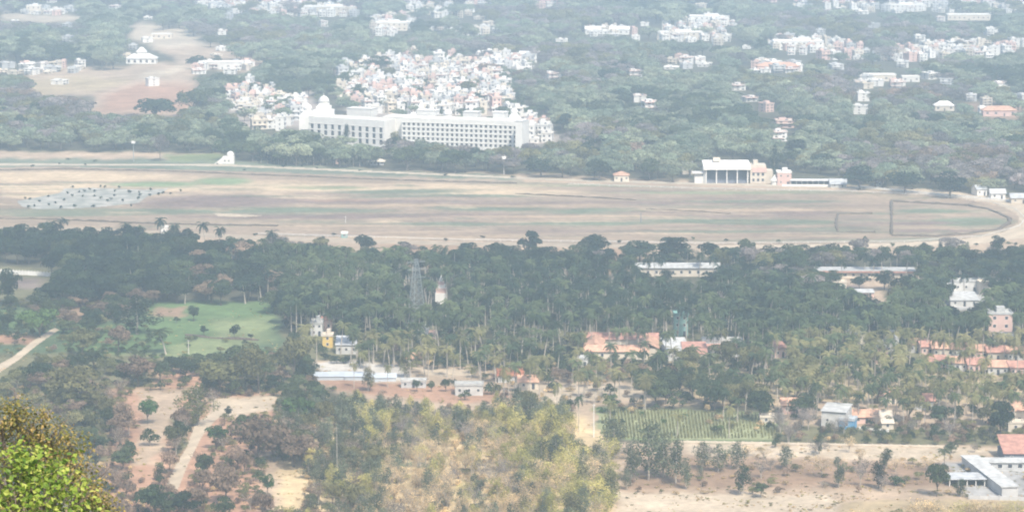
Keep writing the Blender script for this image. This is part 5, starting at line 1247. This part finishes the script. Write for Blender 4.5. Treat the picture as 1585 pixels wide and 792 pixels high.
# white plastic sheets on the plot
for i, (a, b_, w_, d_, lab) in enumerate([(512, 588, 12, 9, 'pale sheet roofed greenhouse at the wood side of the sheeted plot'), (553, 588, 9, 9, 'middle pale sheet roofed greenhouse behind the lone palm'), (592, 590, 10, 8, 'pale sheet roofed greenhouse nearest the bare orange plot')]):
    r, s = bld(a, b_, .05, lab, 'greenhouse', 'greenhouse', 'low greenhouses on the white plot')
    b = MB(); b.box(-w_ / 2, w_ / 2, 0, d_, 0, 1.3); b.build('wall', M['plastic'], r); b = MB(); b.gable(-w_ / 2, w_ / 2, 0, d_, 1.4, .9, .3, t=.08); b.build('roof', M['plastic'], r)
# masts, posts, pylon
def pylon(px, base, top, label):
    x, y, _ = at(px, base); s = proj(x, y)[2]; hh = (base - top) * s / ct; r = empty('pylon', (x, y, 0), .5, label, 'pylon')
    wz = lambda z: 2.6 * (1 - z / hh) ** .8 + .35
    for sx in (-1, 1):
        for sy in (-1, 1):
            b = MB(); zs = np.linspace(0, hh, 7)
            for z0, z1 in zip(zs[:-1], zs[1:]): b.bar((sx * wz(z0), sy * wz(z0), z0), (sx * wz(z1), sy * wz(z1), z1), .13)
            b.build('leg', M['steel'], r)
    b = MB(); zs = np.linspace(0, hh * .97, 12)
    for z0, z1 in zip(zs[:-1], zs[1:]):
        for (a, c) in (((-1, -1), (1, -1)), ((1, -1), (1, 1)), ((1, 1), (-1, 1)), ((-1, 1), (-1, -1))):
            b.bar((a[0] * wz(z0), a[1] * wz(z0), z0), (c[0] * wz(z1), c[1] * wz(z1), z1), .07); b.bar((c[0] * wz(z0), c[1] * wz(z0), z0), (a[0] * wz(z1), a[1] * wz(z1), z1), .07)
    o = b.build('bracing', M['steel'], r); o['kind'] = 'stuff'
    for k in (.72, .84, .95):
        b = MB(); b.bar((-4.2, 0, hh * k), (4.2, 0, hh * k), .12); b.bar((-4.2, 0, hh * k), (0, 0, hh * k + 1), .07); b.bar((4.2, 0, hh * k), (0, 0, hh * k + 1), .07); b.build('cross_arm', M['steel'], r)
pylon(645, 505, 400, 'pale lattice power pylon rising out of the palm grove')
def mast(px, py, hp, label, m='steel', wdt=.16, head=False, name='mast', cat='mast'):
    x, y, _ = at(px, py); s = proj(x, y)[2]; h_ = hp * s; r = empty(name, (x, y, 0), 0, label, cat)
    b = MB(); b.bar((0, 0, 0), (0, 0, h_), wdt, 0, wdt * .6, 6); b.build('pole', M[m], r)
    b = MB()
    if head: b.box(-1.2, 1.2, -.2, .2, h_, h_ + 1.6); b.build('lamp_panel', M['white'], r)
    else: b.bar((-.6, 0, h_ * .97), (.6, 0, h_ * .97), .08); b.build('crossbar', M[m], r)
mast(207, 250, 28, 'floodlight mast by the far rail of the race course', 'steel', .25, True, 'floodlight_mast')
mast(992, 344, 14, 'lone dark post standing in the middle of the course', 'darkgrey', .25, name='post', cat='post')
mast(780, 270, 24, 'pale twin armed mast on the far side near the small dark tree', 'white', .22, True, 'floodlight_mast')
mast(292, 548, 22, 'thin white concrete post on the near edge of the green field', 'white', .16, name='post', cat='post')
mast(535, 345, 10, 'slender pale post near the blue hut', 'white', .12, name='post', cat='post')
mast(919, 676, 52, 'pale tapering pole beside the lane', 'white', .22, name='pole', cat='pole')
mast(1438, 284, 12, 'grey post showing above the pale wall at the bend', 'steel', .25, name='post', cat='post')
mast(522, 748, 90, 'tall pale bare trunk like pole in the dry scrub', 'palebark', .13, name='pole', cat='pole')
house(533, 368, 3.0, 3.4, 2.0, 'small blue hut at the near rail of the race course', 'teal', 'flat', 'white', wins=1, door=False, name='hut', cat='hut')
house(254, 363, 3.4, 3, 3.5, 'tiny white hut between palms at the wood top', 'white', 'flat', 'white', wins=1, door=False, name='hut', cat='hut')
house(960, 440, 1, 1, 1, 'x', wins=1) if False else None

# ------------------------------------------------------------------ far town
def town_mesh(seed, wall, roofm):
    g = np.random.default_rng(seed); w = g.uniform(6, 9.5); d = g.uniform(6, 9); n = int(g.integers(1, 4)); h = n * 3.1; b = MB()
    b.box(-w / 2, w / 2, -d / 2, d / 2, 0, h, 0); b.box(-w / 2 - .3, w / 2 + .3, -d / 2 - .3, d / 2 + .3, h, h + .3, 1)
    pr = .9
    for q in ((-w/2-.3, w/2+.3, -d/2-.3, -d/2-.1), (-w/2-.3, w/2+.3, d/2+.1, d/2+.3), (-w/2-.3, -w/2-.1, -d/2-.1, d/2+.1), (w/2+.1, w/2+.3, -d/2-.1, d/2+.1)): b.box(*q, h + .3, h + .3 + pr, 0)
    sx = g.uniform(-w * .25, w * .2); b.box(sx - 1.6, sx + 1.6, 0, 3, h + .3, h + 2.9, 0)
    tx = g.uniform(-w * .35, w * .3); b.lathe([(.7, h + .3), (.7, h + 1.7), (.4, h + 2)], tx, -d * .2, 8, 3)
    m = int(w // 3)
    for j in range(n):
        for i in range(m):
            x = -w / 2 + w * (i + .5) / m
            b.box(x - .65, x + .65, -d / 2 - .04, -d / 2 + .02, j * 3.1 + .9, j * 3.1 + 2.3, 2)
        if g.uniform() < .6: b.box(-w / 2, w * g.uniform(0, .5), -d / 2 - 1.1, -d / 2, j * 3.1 + 3.0, j * 3.1 + 3.15, 1)
    for j in range(n):
        for sgn in (-1, 1):
            x = sgn * w / 2; b.box(min(x, x + sgn * .04) , max(x, x + sgn * .04), -.6, .6, j * 3.1 + 1, j * 3.1 + 2.3, 2)
    return b.mesh('town_house', [M[wall], M[roofm], M['dark'], M['darkgrey']])
TC = [('white', 'white', 'white'), ('cream', 'cream', 'cream'), ('white', 'cream', 'white'), ('pinkwall', 'cream', 'pink'), ('greywall', 'white', 'grey'), ('white', 'white', 'white'), ('cream', 'white', 'cream'), ('white', 'tile', 'red roofed'), ('white', 'greywall', 'white')]
TM = []
for i in range(18): a, b_, c_ = TC[i % 9]; TM.append((town_mesh(50 + i, a, b_), c_))
for t in TH: t['in'] = 0 < t['bx'] < W and t['by'] > 3
TH.sort(key=lambda t: (not t['in'], t['s'] / t['sc']))
ind, rest = TH[:285], TH[285:]
TZ = ['the wooded end of the palace', 'the packed town behind the palace', 'the far white suburb at the top', 'the far white cluster in the woods', 'the hazy town edge', 'the thin row of far houses', 'the long white compound in the far trees', 'the white institute in the far trees',
      'the long pale suburb', 'the pale suburb ridge', 'the hazy skyline suburb', 'the hazy skyline', 'the red roofed compound', 'the clearing houses', 'the houses behind the green belt', 'the white walls by the dome shaped tree', 'the village by the bare slope', 'the hill village', 'the scattered houses past the grandstand', 'the wood behind the race course', 'the high far woods', 'the woods round the bare slope', 'the hazy far suburb']
def part_of(t):
    if t['zone'] != 1: return TZ[t['zone']]
    a = 'turret end' if t['bx'] < 620 else ('near wing' if t['bx'] < 700 else ('long wing' if t['bx'] < 770 else 'outer tower'))
    b_ = 'front' if t['by'] > 170 else ('middle' if t['by'] > 130 else 'back')
    return f'the packed town {b_} behind the palace {a}'
gg = {}
for t in ind: gg.setdefault((part_of(t), TM[t['k']][1], t['sz'] > 1), []).append(t)
for (z, c, tall), L0 in gg.items():
    cxm = np.mean([t['bx'] for t in L0]); L0.sort(key=lambda t: -t['by'])
    for i, t in enumerate(L0):
        hgt = 'taller' if tall else 'squat'
        if len(L0) == 1: t['label'] = f'{hgt} {c} house in {z}'
        elif i < 12: t['label'] = f'{hgt} {c} house in {z}, {("nearest", "second nearest", "third nearest", "fourth nearest", "fifth nearest", "sixth nearest", "seventh nearest", "eighth nearest", "ninth nearest", "tenth nearest", "eleventh nearest", "twelfth nearest")[i]}'
        else: t['label'] = f'{hgt} {c} house deep in {z}'
for t in ind:
    o = obj('town_house', TM[t['k']][0]); tag(o, t['label'], 'house', f'{TM[t["k"]][1]} houses in {TZ[t["zone"]]}'); o.location = (t['x'], t['y'], 0); o.rotation_euler = (0, 0, t['rz']); o.scale = (t['sc'], t['sc'], t['sz'])
gn_instances('distant_town', [(t['x'], t['y'], 0, t['k'], t['rz'], (t['sc'], t['sc'], t['sz'])) for t in rest], list(range(len(TM))), [m_[0] for m_ in TM])
print('houses', len(ind), len(rest))

# ------------------------------------------------------------------ the two trees on the hillside close by
def near_tree(label, base_px, depth, lumps, leaf, nleaf, mats, n_single, seed, twig, name):
    g = np.random.default_rng(seed); s = depth / F
    bp = at_depth(base_px, 760, depth); gz = float(np.interp(bp[1], HX, HZ)); base = np.array([bp[0], bp[1], gz])
    r = empty(name, tuple(base), 0, label, 'tree')
    C = np.array([at_depth(a, b, depth + dd) - base for a, b, rr, dd in lumps]); R = np.array([rr * s for a, b, rr, dd in lumps])
    # trunk and limbs
    hub = C.mean(0); hub[2] = C[:, 2].min() - R.mean()
    tv, tf = tube([(0, 0, -.4), (hub[0] * .4, hub[1] * .4, hub[2] * .5), tuple(hub)], [.24, .2, .15], 7)
    MB_ = MB(); MB_.add(tv, tf); MB_.build('trunk', M['bark'], r)
    for c, rr in zip(C, R):
        b = MB(); mid = (hub + c) / 2 + g.normal(0, .15, 3); v, f = tube([tuple(hub), tuple(mid), tuple(c)], [.09, .055, .025], 5); b.add(v, f)
        for k in range(14):
            e = c + g.normal(0, 1, 3) * rr * .62; q0 = mid + (c - mid) * g.uniform(.1, 1); v, f = tube([tuple(q0), tuple((q0 + e) / 2 + g.normal(0, .05, 3)), tuple(e)], [.02, .013, .005], 3); b.add(v, f)
        b.build('branch', M[twig], r)
    k = g.choice(len(C), nleaf, p=R ** 2 / (R ** 2).sum()); d = g.normal(0, 1, (nleaf, 3)); d[:, 2] = np.abs(d[:, 2]) * .9 - .25; d /= np.linalg.norm(d, axis=1, keepdims=True)
    # sprigs: leaves gather on short shoots
    ns = nleaf // 9; sk = g.choice(len(C), ns, p=R ** 2 / (R ** 2).sum()); sd = g.normal(0, 1, (ns, 3)); sd /= np.linalg.norm(sd, axis=1, keepdims=True)
    sp = C[sk] + sd * (R[sk] * g.uniform(.55, 1.12, ns))[:, None]; pick = g.choice(ns, nleaf)
    P = sp[pick] + g.normal(0, leaf * 1.1, (nleaf, 3)); nrm = sd[pick] * .5 + np.array([0, -.1, .7]) + g.normal(0, .5, (nleaf, 3)); nrm /= np.linalg.norm(nrm, axis=1, keepdims=True)
    T = np.cross(nrm, g.normal(0, 1, (nleaf, 3))); T /= np.linalg.norm(T, axis=1, keepdims=True); T[:, 2] -= .25; B = np.cross(nrm, T)
    L = (leaf * g.uniform(.6, 1.2, nleaf))[:, None]
    tone = np.clip(g.uniform(0, 1, ns)[pick] + g.normal(0, .2, nleaf), 0, 1)
    order = np.argsort(P[:, 1] - .5 * P[:, 2]); one = set(order[:n_single].tolist())
    def leafv(P, T, B, nr, L): return np.stack([P, P + T * L * .45 + B * L * .34 + nr * L * .08, P + T * L, P + T * L * .45 - B * L * .34 + nr * L * .08, P + T * L * .5 - nr * L * .04], -2)
    LF = [(0, 4, 1), (1, 4, 2), (2, 4, 3), (3, 4, 0)]
    sel = np.array([i for i in range(nleaf) if i not in one]); V = leafv(P[sel], T[sel], B[sel], nrm[sel], L[sel]).reshape(-1, 3)
    Fq = (np.arange(len(sel))[:, None, None] * 5 + np.array(LF)[None]).reshape(-1, 3)
    me = tone_mesh('foliage', V, Fq, np.repeat(tone[sel], 4), [mats[0]]); o = obj('foliage', me, r); o['kind'] = 'stuff'
    if n_single:
        from mathutils import Matrix
        lm = [tone_mesh('leaf', leafv(np.zeros((1, 3)), np.array([[0, 1., 0]]), np.array([[1., 0, 0]]), np.array([[0, 0, 1.]]), np.array([[1.]])).reshape(-1, 3), LF, [.15 + .35 * q] * 4, [mats[0]]) for q in range(3)]
        for j, i in enumerate(one):
            t = T[i] / np.linalg.norm(T[i]); n_ = nrm[i] - t * nrm[i].dot(t); n_ /= np.linalg.norm(n_); bb = np.cross(t, n_); l = float(L[i, 0])
            mt = Matrix(((bb[0] * l, t[0] * l, n_[0] * l, P[i, 0]), (bb[1] * l, t[1] * l, n_[1] * l, P[i, 1]), (bb[2] * l, t[2] * l, n_[2] * l, P[i, 2]), (0, 0, 0, 1)))
            o = obj('leaf', lm[min(2, int(tone[i] * 3))], r); o.matrix_basis = mt
    return r
FOL['near'] = leafmat('lime_leaves_yellow_highlights', (.11, .20, .035), (.27, .37, .05), (.52, .55, .13), .4)  # yellow sun highlights put into the leaf colours, spread at random by sprig
FOL['near2'] = leafmat('olive_brown_leaves', (.09, .10, .03), (.25, .24, .06), (.46, .33, .12), .35)
near_tree('bright lime green leafy tree close below the viewer, nearest of all', 30, 62,
          [(10, 735, 34, 0), (50, 725, 32, .3), (92, 728, 28, 0), (120, 765, 26, .2), (70, 770, 36, -.5), (20, 790, 40, -.5), (110, 815, 40, -.4), (50, 835, 46, -.3), (0, 850, 44, .2), (140, 870, 40, .4), (-40, 770, 40, .5), (-50, 850, 50, 0), (60, 900, 50, .6)],
          .155, 5200, [FOL['near']], 290, 21, 'bark', 'leafy_tree')
near_tree('olive and brown small leaved tree rising behind the lime green one', 60, 80,
          [(0, 648, 30, 0), (22, 632, 20, .5), (48, 655, 30, 0), (80, 672, 28, .4), (112, 690, 26, 0), (100, 730, 34, -.3), (135, 735, 26, .5), (152, 770, 26, 0), (125, 790, 36, 0), (30, 695, 40, .6), (65, 720, 44, .8), (-20, 700, 40, .3), (160, 810, 34, .3), (-40, 650, 34, .3), (90, 850, 60, .6), (20, 800, 60, 1)],
          .105, 13000, [FOL['near2']], 0, 22, 'bark', 'leafy_tree')
